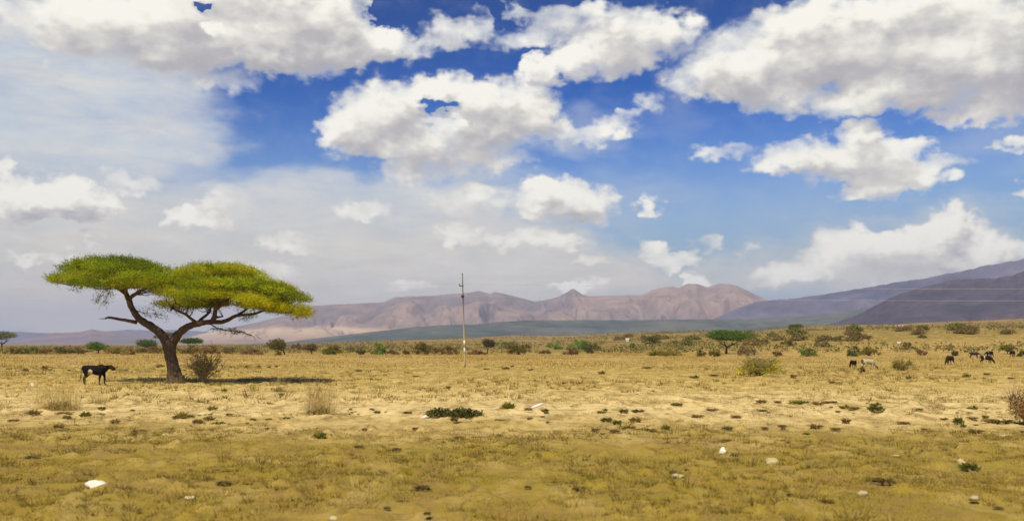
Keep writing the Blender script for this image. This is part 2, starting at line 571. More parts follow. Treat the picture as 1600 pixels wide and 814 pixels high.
def ground_material():
    m, gg, b, out = new_mat('dry_pasture')
    pos = geo_pos(gg)
    x, y, z = gg.sep(pos)[:3]
    wob = gg.math('MULTIPLY_ADD', gg.math('SUBTRACT', gg.noise(gg.mapping(pos, scale=(.6, 1, 1)), .16, 5, .6), .5), 16.0, y)
    lg = gg.math('LOGARITHM', gg.math('MAXIMUM', wob, 6.0), 10.0)       # log10 distance in front of the road
    f = gg.rng(lg, 1.0, 3.0)
    bands = gg.ramp(f, [(.00, (.238, .168, .024)), (.16, (.258, .182, .030)), (.205, (.40, .29, .095)), (.245, (.57, .435, .185)), (.30, (.55, .415, .165)), (.37, (.45, .32, .092)),
                        (.50, (.38, .268, .068)), (.62, (.40, .268, .075)), (.675, (.37, .25, .070)), (.70, (.22, .155, .030)), (.80, (.19, .135, .028)), (1.0, (.19, .125, .035))])
    # patches of bare reddish earth and of greener turf
    p1 = gg.noise(gg.mapping(pos, scale=(.55, 1.2, 1)), .22, 6, .65)
    c1 = gg.mix(gg.rng(p1, .50, .68, 0, .5), bands, (.36, .24, .095))
    p2 = gg.noise(gg.mapping(pos, loc=(31, 7, 0), scale=(.5, 1.1, 1)), .30, 6, .6)
    green_amt = gg.ramp(f, [(0, (.75,) * 3), (.17, (.7,) * 3), (.22, (.12,) * 3), (.33, (.2,) * 3), (.5, (.35,) * 3), (.75, (.6,) * 3), (1, (.7,) * 3)])
    c2 = gg.mix(gg.math('MULTIPLY', gg.rng(p2, .48, .66), green_amt), c1, (.20, .150, .012))
    # fine mottling of litter, dung and stones
    s1 = gg.noise(pos, 2.3, 6, .7)
    c3 = gg.mix(gg.rng(s1, .35, .50, .8, 0), c2, (.16, .115, .034))
    s2 = gg.noise(pos, 7.5, 4, .7)
    c4 = gg.mix(gg.rng(s2, .30, .42, .6, 0), c3, (.13, .09, .03))
    c5 = gg.mix(gg.rng(s2, .60, .74, 0, .5), c4, (.52, .41, .21))
    s3 = gg.noise(pos, 34, 3, .7)
    s0 = gg.noise(gg.mapping(pos, loc=(5, 9, 0), scale=(1, .4, 1)), .95, 6, .68)
    c6 = gg.vmath('SCALE', gg.mix(gg.math('MULTIPLY', gg.rng(s0, .52, .66, 0, .55), gg.rng(f, .17, .23, .35, 1)), gg.mix(gg.rng(s0, .36, .49, .8, 0), c5, (.22, .145, .042)), (.62, .46, .20)), None, gg.rng(s3, .25, .75, .78, 1.2))
    # scrub specks on the far slopes
    s4 = gg.noise(gg.mapping(pos, scale=(1, .5, 1)), .16, 5, .75)
    fs = gg.math('MULTIPLY', gg.rng(s4, .46, .58), gg.rng(y, 230, 330))
    c7 = gg.mix(gg.math('MULTIPLY', fs, .7), c6, (.085, .075, .020))
    s5 = gg.noise(pos, .02, 4, .6)
    c7 = gg.mix(gg.math('MULTIPLY', gg.rng(s5, .48, .66), gg.rng(y, 260, 420, 0, .6)), c7, (.34, .20, .09))
    gg.put(b.inputs['Base Color'], c7)
    b.inputs['Roughness'].default_value = .95
    b.inputs['Specular IOR Level'].default_value = .05
    bn = gg.n.new('ShaderNodeBump'); bn.inputs['Strength'].default_value = .8; bn.inputs['Distance'].default_value = .05
    hgt = gg.math('ADD', s1, gg.math('MULTIPLY', s2, .5))
    gg.put(bn.inputs['Height'], hgt); gg.l.new(bn.outputs[0], b.inputs['Normal'])
    return m


def build_ground():
    az = np.concatenate([np.linspace(-180, -50, 40)[:-1], np.linspace(-50, -36, 40)[:-1], np.linspace(-36, 36, 560), np.linspace(36, 50, 40)[1:], np.linspace(50, 180, 40)[1:-1]])
    az = np.radians(az)
    rr = [0.6, 2, 4, 6, 8, 9.5]
    r = 10.0
    while r < 42: rr.append(r); r *= 1.0075
    while r < 300: rr.append(r); r *= 1.016
    while r < 9000: rr.append(r); r *= 1.03
    rr = np.array(rr + [9000.0])
    A, RR = np.meshgrid(az, rr)
    X, Y = np.sin(A) * RR, np.cos(A) * RR
    Z = height(X, Y)
    nr, na = A.shape
    i = np.arange(nr - 1)[:, None]; j = np.arange(na)[None, :]
    j2 = (j + 1) % na
    q = np.stack([i * na + j, i * na + j2, (i + 1) * na + j2, (i + 1) * na + j], -1).reshape(-1, 4)[:, ::-1]
    me = np_mesh('ground', np.stack([X, Y, Z], -1).reshape(-1, 3), q, smooth=True)
    return tag(link_mesh('ground', me, ground_material()), 'dry yellow pasture running from the road to the foot of the hills', None, kind='structure')


build_ground()


# ------------------------------------------------------------------ hills and mountains
def hill_mat(name, bare, veg_shade, strip=None, vscale=.0016, vlo=.42, vhi=.6, zlo=40, zhi=110):
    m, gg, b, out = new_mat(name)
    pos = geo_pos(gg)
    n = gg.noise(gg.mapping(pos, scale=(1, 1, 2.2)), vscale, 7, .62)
    # brush tone also paints in cloud shadow and gully shade; spurs left bare
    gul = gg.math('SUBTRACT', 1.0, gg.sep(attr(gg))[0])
    col = gg.mix(gg.math('ADD', gg.math('MULTIPLY', gg.rng(n, vlo, vhi), .62), gg.math('MULTIPLY', gg.rng(gul, .25, .95), .42), None, True), bare, veg_shade)
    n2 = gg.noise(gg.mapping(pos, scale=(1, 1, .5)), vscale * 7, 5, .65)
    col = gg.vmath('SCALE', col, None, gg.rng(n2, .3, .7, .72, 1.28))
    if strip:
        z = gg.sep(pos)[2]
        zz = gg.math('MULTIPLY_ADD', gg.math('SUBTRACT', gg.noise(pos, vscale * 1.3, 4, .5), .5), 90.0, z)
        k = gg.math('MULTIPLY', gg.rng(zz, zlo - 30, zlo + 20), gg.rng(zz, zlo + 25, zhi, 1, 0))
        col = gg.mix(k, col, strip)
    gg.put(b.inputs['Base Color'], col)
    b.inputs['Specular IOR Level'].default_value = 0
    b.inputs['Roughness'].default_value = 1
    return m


def ridge(name, label, pts, dist, front, back, mat, seed, rough=.35, z0=-6.0, jag=.012, power=1.25, slant=0.0, wave=1.0):
    a = np.array([azel(*p)[0] for p in pts]); e = np.array([math.tan(azel(*p)[1]) for p in pts])
    ncol = max(160, int((a[-1] - a[0]) / R(.055)))
    azs = np.linspace(a[0], a[-1], ncol)
    dd = dist + slant * (azs - azs.mean())
    zr = CAM_H + dd * np.interp(azs, a, e)
    zr = zr * (1 + jag * 2 * (fbm(azs * 160, azs * 0 + seed, seed, 4) - .5))
    t = np.concatenate([-np.linspace(1, 0, 90) ** 1.3, np.linspace(0, 1, 14)[1:]])
    T, A = np.meshgrid(t, azs, indexing='ij')
    DD = np.broadcast_to(dd, T.shape) + np.where(T < 0, T * front, T * back)
    p = 1 - np.abs(T)
    ZR = np.broadcast_to(zr, T.shape)
    X, Y = np.sin(A) * DD, np.cos(A) * DD
    k = np.abs(fbm(X / (190 * wave) + fbm(X / 400, Y / 400, seed + 3, 3) * 1.6, Y / (620 * wave), seed, 5) - .5) * 2
    k = np.clip(k * 2.4, 0, 1)
    Z = z0 + (ZR - z0) * (p ** power) * (1 - rough * 2.2 * (1 - p) * p * (1 - k) * 1.6)
    nr, na = T.shape
    i = np.arange(nr - 1)[:, None]; j = np.arange(na - 1)[None, :]
    q = np.stack([i * na + j, i * na + j + 1, (i + 1) * na + j + 1, (i + 1) * na + j], -1).reshape(-1, 4)
    me = np_mesh(name, np.stack([X, Y, Z], -1).reshape(-1, 3), q, np.repeat(k.reshape(-1, 1), 3, 1), smooth=True)
    return tag(link_mesh(name, me, mat), label, None, kind='structure')


M_PINK = hill_mat('bare_pink_slopes', (.255, .18, .135), (.135, .112, .108), (.42, .31, .20), .0013, .44, .60, 38, 80)  # second colour paints cloud shadow patches along with the brush
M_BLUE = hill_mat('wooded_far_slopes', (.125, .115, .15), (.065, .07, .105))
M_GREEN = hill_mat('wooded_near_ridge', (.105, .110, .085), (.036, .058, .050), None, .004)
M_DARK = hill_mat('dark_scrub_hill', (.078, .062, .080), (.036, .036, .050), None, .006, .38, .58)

ridge('mountains', 'pale blue mountain line low on the horizon behind the left plain',
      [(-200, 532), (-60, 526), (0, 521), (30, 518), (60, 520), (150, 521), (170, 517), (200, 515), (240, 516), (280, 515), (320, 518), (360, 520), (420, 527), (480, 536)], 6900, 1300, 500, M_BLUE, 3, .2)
ridge('mountains', 'blue hump shaped hills behind the cow and the leaning trunk',
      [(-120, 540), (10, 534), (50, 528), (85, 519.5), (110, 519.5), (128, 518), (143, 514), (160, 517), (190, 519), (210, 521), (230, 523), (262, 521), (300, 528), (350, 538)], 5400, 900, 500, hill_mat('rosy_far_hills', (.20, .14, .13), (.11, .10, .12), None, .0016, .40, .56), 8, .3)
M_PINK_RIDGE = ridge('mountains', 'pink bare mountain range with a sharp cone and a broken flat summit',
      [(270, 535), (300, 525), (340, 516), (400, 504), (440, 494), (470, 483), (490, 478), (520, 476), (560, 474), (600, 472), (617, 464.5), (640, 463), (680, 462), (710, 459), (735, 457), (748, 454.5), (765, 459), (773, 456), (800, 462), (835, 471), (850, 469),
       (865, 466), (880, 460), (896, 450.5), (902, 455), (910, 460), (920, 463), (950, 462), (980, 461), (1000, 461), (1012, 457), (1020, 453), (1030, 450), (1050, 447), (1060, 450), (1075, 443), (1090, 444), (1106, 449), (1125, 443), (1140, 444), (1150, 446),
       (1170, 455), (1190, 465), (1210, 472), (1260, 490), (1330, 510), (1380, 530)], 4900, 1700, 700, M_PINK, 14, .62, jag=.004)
ridge('mountains', 'long even blue slope rising behind the dark hill',
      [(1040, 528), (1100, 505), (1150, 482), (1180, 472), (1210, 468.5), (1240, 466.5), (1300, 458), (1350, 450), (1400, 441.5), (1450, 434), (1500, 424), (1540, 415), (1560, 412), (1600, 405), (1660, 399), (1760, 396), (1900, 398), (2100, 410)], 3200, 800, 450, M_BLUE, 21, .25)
ridge('hills', 'low blue green wooded ridge crossing the middle distance',
      [(400, 541), (440, 535.5), (480, 530), (540, 523), (600, 516), (650, 510.5), (690, 508), (740, 507), (780, 503), (830, 500.5), (900, 500), (1000, 500), (1060, 499), (1100, 499), (1150, 498), (1200, 497), (1250, 494), (1300, 489), (1340, 485), (1400, 478), (1500, 474), (1700, 470), (1900, 480)],
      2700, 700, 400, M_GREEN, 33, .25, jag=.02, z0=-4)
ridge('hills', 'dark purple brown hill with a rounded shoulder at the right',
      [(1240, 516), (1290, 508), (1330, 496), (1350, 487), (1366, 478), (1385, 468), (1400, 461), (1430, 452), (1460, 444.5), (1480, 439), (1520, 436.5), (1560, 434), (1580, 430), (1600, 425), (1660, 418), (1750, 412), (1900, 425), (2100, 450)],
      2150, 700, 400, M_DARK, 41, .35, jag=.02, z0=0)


# ------------------------------------------------------------------ foliage helpers
def rand_dirs(n, up=0.0):
    d = RNG.normal(size=(n, 3)); d[:, 2] += up
    return d / np.linalg.norm(d, axis=1, keepdims=True)


def leaf_quads(cen, axis, length, width, cols):
    """narrow leaf-shaped quads at cen along axis, random roll"""
    n = len(cen)
    side = np.cross(axis, RNG.normal(size=(n, 3)))
    side /= np.linalg.norm(side, axis=1, keepdims=True) + 1e-9
    L = (np.asarray(length) * RNG.uniform(.6, 1.3, n))[:, None]; W = (np.asarray(width) * RNG.uniform(.6, 1.3, n))[:, None]
    v = np.stack([cen - axis * L * .5, cen + side * W * .5, cen + axis * L * .5, cen - side * W * .5], 1)
    f = np.arange(n * 4).reshape(n, 4)
    return v.reshape(-1, 3), f, np.repeat(cols, 4, 0)


def jitter_cols(n, base, amt=.22, alt=None, altp=0.0):
    c_ = np.tile(np.array(base, float), (n, 1))
    if alt is not None:
        k = RNG.random(n) < altp
        c_[k] = np.array(alt)
    return c_ * RNG.uniform(1 - amt, 1 + amt, (n, 1)) * RNG.uniform(.93, 1.07, (n, 3))


def sprays(cen, out, n_leaf, spray_len, leaf_len, leaf_w, cols):
    """each centre carries a feathery spray of leaves along a short twig direction"""
    m = len(cen)
    t = RNG.uniform(-.5, .5, (m, n_leaf))
    pos = cen[:, None, :] + out[:, None, :] * (t * spray_len)[:, :, None] + RNG.normal(size=(m, n_leaf, 3)) * spray_len * .16
    ax = out[:, None, :] * .9 + RNG.normal(size=(m, n_leaf, 3)) * .55
    ax /= np.linalg.norm(ax, axis=2, keepdims=True)
    cc = np.repeat(cols[:, None, :], n_leaf, 1) * RNG.uniform(.8, 1.2, (m, n_leaf, 1))
    return leaf_quads(pos.reshape(-1, 3), ax.reshape(-1, 3), leaf_len, leaf_w, cc.reshape(-1, 3))


def pad_points(c_, r, n, shell=.55, flat=.35):
    """points of an umbrella pad: domed top, flat underside"""
    d = rand_dirs(int(n * 1.6), .25)
    d[:, 2] = np.where(d[:, 2] < 0, d[:, 2] * flat, d[:, 2])
    k = RNG.random(len(d)) ** (1 / 3)
    k = shell + (1 - shell) * k
    th = np.arctan2(d[:, 1], d[:, 0])
    lump = 1 + .10 * np.sin(th * 3 + c_[0]) + .08 * np.sin(th * 7 + c_[2] * 3)
    p = d * k[:, None] * np.array(r) * lump[:, None]
    p = p + np.array(c_)
    # clumpy: leave out what falls in the gaps
    q = fbm(p[:, 0] / (.22 * r[0]) + p[:, 2] * 1.3, p[:, 1] / (.22 * r[0]) + p[:, 2] * .9, int(abs(c_[0] * 10)) % 97, 3)
    keep = q > .40
    p, d = p[keep][:n], d[keep][:n]
    return p, d


def curve_pts(a, b, n, bend, jit=0.0):
    a, b = Vector(a), Vector(b)
    mid = (a + b) / 2 + Vector(bend)
    out = []
    for i in range(n):
        t = i / (n - 1)
        p = a * (1 - t) ** 2 + mid * 2 * t * (1 - t) + b * t * t
        if 0 < i < n - 1: p = p + Vector((random.uniform(-jit, jit), random.uniform(-jit, jit), random.uniform(-jit, jit)))
        out.append(p)
    return out


# ------------------------------------------------------------------ the big acacia
def big_acacia():
    base = hit(275, 598)
    Y0 = base.y
    root = thing('acacia_tree', 'large umbrella thorn tree with forked leaning trunk and two wide green crowns', 'tree', base)

    def P_(px, py, dy=0.0):
        return at(px, py, Y0 + dy) * 1.0 - base

    s = Y0 / F                                             # metres per photo pixel at the tree
    # trunk and the two main limbs: one continuous mesh
    b = MB()
    def limb(mb, seq, n=12, wob=.08):
        pts = [P_(q[0], q[1], q[3] if len(q) > 3 else 0) for q in seq]
        rad = [q[2] * s * .80 for q in seq]
        # resample smoothly
        P2, R2 = [], []
        for i in range(len(pts) - 1):
            p0, p1, p2, p3 = pts[max(i - 1, 0)], pts[i], pts[i + 1], pts[min(i + 2, len(pts) - 1)]
            for k in range(4):
                t = k / 4
                P2.append(.5 * ((2 * p1) + (p2 - p0) * t + (2 * p0 - 5 * p1 + 4 * p2 - p3) * t * t + (3 * p1 - p0 - 3 * p2 + p3) * t ** 3))
                R2.append(rad[i] * (1 - t) + rad[i + 1] * t)
        P2.append(pts[-1]); R2.append(rad[-1])
        mb.tube(P2, R2, n, wob=wob)
        return P2

    limb(b, [(278, 604, 19), (276, 596, 16), (273, 585, 12.5), (269, 568, 11), (266, 552, 11), (264, 541, 12), (265, 531, 11)], 16)
    limb(b, [(262, 545, 9), (258, 531, 9.5), (250, 520, 8), (238, 511, 7.5), (225, 503, 7.2), (213, 493, 6.6), (206, 481, 6.2, .2), (201, 468, 5.5, .3), (196, 458, 4.4, .4), (188, 449, 3.4, .6)], 12)
    limb(b, [(267, 545, 9), (272, 531, 9.5), (280, 521, 8), (291, 512, 7), (303, 507, 6.4), (318, 504, 5.8), (331, 502, 5.2), (335, 493, 4.8, -.3), (337, 482, 4.0, -.6), (342, 472, 3, -.9)], 12)
    for (px, py, dx, dy, r) in ((265, 597, -7, 3, 3.2), (271, 599, -3, 5, 3.6), (283, 599, 8, 4, 3.6)):
        b.tube([P_(px, py - 12), P_(px + dx * .4, py - 3), P_(px + dx, py + dy, -.25)], [r * s * 1.5, r * s * 1.1, r * s * .5], 8)
    b.tube([P_(247, 519), P_(246, 514), P_(247, 511)], [4.5 * s, 3.4 * s, 2 * s], 7)
    b.tube([P_(284, 519), P_(281, 514, -.1), P_(283, 511, -.1)], [4.5 * s, 3 * s, 1.5 * s], 7)
    me = remesh(b.mesh('trunk'), .045, 2)
    co = np.empty(len(me.vertices) * 3, np.float32); me.vertices.foreach_get('co', co); co = co.reshape(-1, 3)
    nrm = np.empty(len(me.vertices) * 3, np.float32); me.vertices.foreach_get('normal', nrm); nrm = nrm.reshape(-1, 3)
    dsp = (fbm(co[:, 0] * 6 + co[:, 1] * 4, co[:, 2] * 2.2, 3, 3) - .5) * .07
    me.vertices.foreach_set('co', (co + nrm * dsp[:, None]).ravel().astype(np.float32)); me.update()
    link_mesh('trunk', me, M_BARK, root)

    def branch(seq, n=8):
        mb = MB(); pts = limb(mb, seq, n)
        return mb, pts

    # secondary limbs, each its own mesh
    secs = [
        [(201, 470, 4.4, .3), (206, 463, 4, .2), (216, 457, 3.4, 0), (228, 449, 2.8, -.4), (238, 440, 2, -.8)],
        [(196, 459, 3.6, .4), (186, 452, 3, .9), (172, 446, 2.2, 1.4), (158, 441, 1.4, 1.9)],
        [(198, 462, 3.4, .4), (196, 450, 2.8, -.6), (190, 438, 2, -1.4), (186, 428, 1.4, -2)],
        [(331, 503, 4.6), (346, 503, 4.2, .2), (358, 499, 3.8, .3), (370, 493, 3.2, .3), (394, 491, 2.5, .2), (410, 486, 2, 0), (432, 479, 1.2, -.3)],
        [(308, 505, 3.6), (300, 499, 3, -.3), (290, 491, 2.4, -.7), (280, 487, 1.9, -1.1), (268, 480, 1.2, -1.5)],
        [(309, 505, 3.4), (315, 498, 3, .4), (326, 489, 2.5, .9), (330, 478, 1.8, 1.4), (334, 466, 1.2, 1.9)],
        [(337, 484, 3.4, -.6), (348, 476, 2.8, -1.0), (362, 468, 2.2, -1.6), (380, 460, 1.4, -2.2)],
        [(336, 496, 2.6, -.2), (344, 495, 1.8, -.3), (349, 494, 1.2, -.3)],
        [(372, 492, 2.8, .3), (384, 484, 2.2, .9), (400, 474, 1.6, 1.5), (420, 468, 1.0, 2.0)],
    ]
    tips = []
    for sq in secs:
        mb, pts = branch(sq)
        link_mesh('branch', mb.mesh('branch'), M_BARK, root)
        tips.append(pts)
    mb, _ = branch([(214, 504, 3.8), (200, 501, 3.2, -.1), (185, 498.5, 2.7, -.2), (170, 496, 2.4, -.3), (164, 498, 1.4, -.3)])
    mb.tube([P_(168, 497, -.3), P_(160, 498, -.35), P_(154, 497.5, -.4)], [.9 * s, .6 * s, .3 * s], 5)
    o = link_mesh('branch', mb.mesh('branch'), M_BARK, root); o['label'] = 'bare broken branch stub pointing left'

    # crowns: many thin feathery pads in tiers, with gaps between them
    GREEN = (.245, .290, .010); YEL = (.345, .325, .012); DEEP = (.150, .175, .008)
    rp = random.Random(5)

    def tier(x0, x1, y0, y1, n, rx, rz, ry, dmin, dmax, sag=0.0):
        out = []
        for i in range(n):
            t = (i + rp.uniform(.15, .85)) / n
            out.append((x0 + (x1 - x0) * t, y0 + (y1 - y0) * t + sag * (2 * t - 1) ** 2 + rp.uniform(-2.5, 2.5), rx * rp.uniform(.75, 1.25), rz * rp.uniform(.75, 1.25), rp.uniform(dmin, dmax), ry * rp.uniform(.8, 1.2)))
        return out

    left_pads = (tier(124, 252, 416, 420, 6, 32, 9, 2.4, -1.2, 3.4, 4) + tier(106, 262, 430, 435, 7, 29, 8, 2.2, -3.0, 2.2, 2) + tier(150, 262, 442, 445, 4, 27, 6, 1.9, -2.0, 1.5)
                 + tier(205, 262, 428, 436, 2, 24, 8, 2.2, 1.2, 2.6) + [(98, 437, 18, 5, -.3, 1.3), (148, 410, 28, 7, 1.2, 2.2), (185, 407, 32, 6, .8, 2.4), (214, 411, 24, 6, 1.4, 2.4)])
    right_pads = (tier(302, 398, 422, 427, 5, 33, 10, 2.6, .2, 3.6, 3) + tier(268, 436, 437, 447, 7, 32, 10, 2.5, -1.6, 3.0) + tier(258, 462, 458, 468, 8, 31, 8, 2.4, -3.2, 2.0, -3) + tier(258, 350, 473, 473, 4, 26, 6, 1.8, -2.6, 1.0)
                  + tier(385, 466, 470, 486, 5, 23, 9, 1.9, -2.2, 1.4) + tier(320, 415, 450, 455, 4, 33, 13, 2.6, 0, 2.4) + tier(408, 452, 444, 462, 3, 24, 9, 2.0, -.5, 1.8) + [(474, 489, 12, 7, -.4, 1.2), (335, 418, 30, 6, 1.0, 2.2), (368, 421, 26, 6, .4, 2.0)])

    def crown(pads, dens, tip_sets, tone):
        C_, D_, K_ = [], [], []
        tw = MB()
        for (px, py, rx, rz, dy, ry) in pads:
            c0 = P_(px, py + rz * .25, dy)
            n = int(dens * rx * (rz + 6))
            p, d = pad_points(tuple(c0), (rx * s, ry, rz * s), n)
            base_c = np.array(GREEN) * random.uniform(.75, 1.25)
            q = fbm(p[:, 0] * .55 + rp.uniform(-.5, .5), p[:, 1] * .55 + p[:, 2] * 1.2, 61, 3)
            mixy = sstep(.45, .62, q)[:, None]; mixd = sstep(.44, .30, q)[:, None] if False else (1 - sstep(.32, .45, q))[:, None]
            cc = base_c * (1 - mixy) + np.array(YEL) * mixy
            cc = cc * (1 - mixd) + np.array(DEEP) * mixd
            C_.append(p); K_.append(cc * np.array(tone) * RNG.uniform(.85, 1.15, (len(p), 1)))
            o_ = d * np.array([1, 1, .2]) + RNG.normal(size=d.shape) * .28 + np.array([0, 0, .12])
            o_ /= np.linalg.norm(o_, axis=1, keepdims=True); D_.append(o_)
            # limbs and twigs that carry the pad, seen through its underside
            for _ in range(4):
                k = RNG.integers(0, len(p)); tgt = Vector(p[k]) ; tgt.z = c0.z + (tgt.z - c0.z) * .4 - rz * s * .1
                src = min((q_ for ts in tip_sets for q_ in ts[len(ts) // 3:]), key=lambda q_: (q_ - tgt).length + random.uniform(0, 1.0))
                L = (tgt - src).length
                if L > 5.5: continue
                pts = curve_pts(src, tgt, 6, (random.uniform(-.2, .2), random.uniform(-.2, .2), -.12 * L), .05 * L)
                r0 = min(.055, .012 + .012 * L)
                tw.tube(pts, [r0 * (1 - .75 * i / 5) for i in range(6)], 5)
                for _k in range(5):
                    a = pts[random.randint(2, 5)]
                    e = a + Vector((random.uniform(-.8, .8), random.uniform(-.8, .8), random.uniform(-.1, .5)))
                    tw.tube(curve_pts(a, e, 3, (0, 0, -.08)), [.012, .008, .004], 3)
        p = np.concatenate(C_); d = np.concatenate(D_); k = np.concatenate(K_)
        v, f, c_ = sprays(p, d, 12, .52, .135, .034, k)
        return v, f, c_, tw

    for pads, ts, lab, tone in ((left_pads, tips[:3], 'higher flat topped crown over the left limb', (1.05, 1.12, 1.0)), (right_pads, tips[3:], 'broad brighter crown drooping over the right limb', (1.34, 1.30, 1.0))):
        v, f, c_, tw = crown(pads, .82, ts, tone)
        o = link_mesh('crown', np_mesh('crown', v, f, c_), M_LEAF, root); o['label'] = lab
        t = link_mesh('twigs', tw.mesh('twigs'), M_BARK, o)
    # thin hanging sprays below the crowns
    for (x0, y0, x1, y1, n) in ((150, 443, 112, 449, 40), (168, 446, 150, 472, 60), (172, 455, 160, 478, 60), (215, 486, 262, 496, 90), (262, 478, 236, 474, 70), (265, 482, 282, 490, 40), (300, 488, 292, 480, 30), (400, 488, 382, 500, 40), (440, 482, 466, 497, 60), (450, 478, 484, 492, 50), (395, 490, 372, 497, 40), (135, 440, 120, 452, 30)):
        C_, D_ = [], []; tw = MB()
        a, e = P_(x0, y0), P_(x1, y1, random.uniform(-.6, .6))
        pts = curve_pts(a, e, 6, (0, 0, .1), .05)
        tw.tube(pts, [.022, .019, .016, .012, .009, .005], 5)
        for _ in range(n):
            t = random.random(); p = a.lerp(e, t) + Vector((random.gauss(0, .12), random.gauss(0, .3), random.gauss(0, .14)))
            C_.append(p); d = (e - a).normalized() + Vector((random.gauss(0, .5), random.gauss(0, .5), random.gauss(-.2, .4))); D_.append(d.normalized())
        v, f, c_ = sprays(np.array(C_), np.array(D_), 5, .32, .13, .03, jitter_cols(len(C_), (.20, .185, .022), .25))
        o = link_mesh('hanging_foliage', np_mesh('hanging_foliage', v, f, c_), M_LEAF, root)
        link_mesh('twig', tw.mesh('twig'), M_BARK, o)
    # the dark bare branch hanging out under the right limb
    mb = MB(); C_, D_ = [], []
    a = P_(327, 505, -.2)
    main = [P_(327, 505, -.2), P_(340, 513, -.7), P_(352, 516, -1.0), P_(364, 517, -1.2), P_(378, 519, -1.4), P_(392, 523, -1.5)]
    mb.tube(main, [.05, .04, .032, .026, .018, .008], 6)
    for i in range(46):
        k = random.randint(1, 5); p = main[k] + Vector((random.uniform(-.3, .3), 0, 0)); e = p + Vector((random.uniform(-.7, .6), random.uniform(-.6, .6), random.uniform(-.32, .30)))
        mb.tube(curve_pts(p, e, 4, (0, 0, .05), .03), [.014, .011, .008, .005], 4)
        for _ in range(3):
            C_.append(p.lerp(e, random.uniform(.3, 1.1))); D_.append((e - p).normalized())
    o = link_mesh('branch', mb.mesh('branch'), M_BARK, root); o['label'] = 'nearly leafless grey branch hanging under the right limb'
    v, f, c_ = sprays(np.array(C_), np.array(D_), 3, .25, .12, .03, jitter_cols(len(C_), (.06, .07, .035), .25))
    link_mesh('foliage', np_mesh('foliage', v, f, c_), M_BUSH, o)
    return root


big_acacia()


# ------------------------------------------------------------------ small acacias and bushes
def small_acacia(x0, x1, yt, yb, ybase, label, col, xb=None, leaf=(.34, .13), dens=1.0, name='acacia_tree', cat='tree', group='acacia trees on the far plain', Yd=None, bark=(.075, .055, .035)):
    xc = (x0 + x1) / 2
    base = hit(xb if xb else xc, ybase)
    col = (col[0] * 1.7, col[1] * 1.7, col[2] * 1.2) if max(col) < .12 else col
    Y = base.y; s = Y / F
    root = thing(name, label, cat, base, group)
    w = (x1 - x0) / 2 * s; h = max(yb - yt, 3) * s
    cz = at(xc, (yt + yb) / 2, Y); c0 = Vector((cz.x - base.x, 0, cz.z - base.z))
    mb = MB()
    fork = Vector((c0.x * .25, 0, max(c0.z - h * 1.1, c0.z * .4)))
    mb.tube([(0, 0, -.15), fork * .5 + Vector((.05, 0, 0)), fork], [w * .055 + .05, w * .04 + .04, w * .035 + .03], 7, col=bark)
    nl = 6
    for i in range(nl):
        a = i * 2.4 + random.random(); q = random.uniform(.4, .85)
        e = c0 + Vector((math.cos(a) * w * q, math.sin(a) * w * q, -h * .12))
        mb.tube(curve_pts(fork, e, 5, (0, 0, -.12 * w), .04 * w), [w * .028 + .03, w * .02 + .02, w * .015 + .015, .02, .012], 5, col=bark)
    link_mesh('trunk', mb.mesh('trunk'), M_WOODY, root)
    n = int((420 + 20 * (x1 - x0)) * dens)
    P_, D_, K_ = [], [], []
    for i in range(5):
        a = i * 1.26 + random.random()
        off = Vector((math.cos(a) * w * .42, math.sin(a) * w * .42, random.uniform(-.2, .2) * h)) if i else Vector((0, 0, h * .1))
        p, d = pad_points(tuple(c0 + off - Vector((0, 0, h * .2))), (w * (.62 if i else .7), w * .6, h * .55), n // 5, .3)
        P_.append(p); D_.append(d); K_.append(jitter_cols(len(p), np.array(col) * random.uniform(.82, 1.2), .25))
    p, d, k = map(np.concatenate, (P_, D_, K_))
    d = d * np.array([1, 1, .4]) + RNG.normal(size=d.shape) * .4; d /= np.linalg.norm(d, axis=1, keepdims=True)
    v, f, c_ = sprays(p, d, 4, leaf[0] * 1.6, leaf[0], leaf[1], k)
    link_mesh('crown', np_mesh('crown', v, f, c_), M_BUSH, root)
    return root


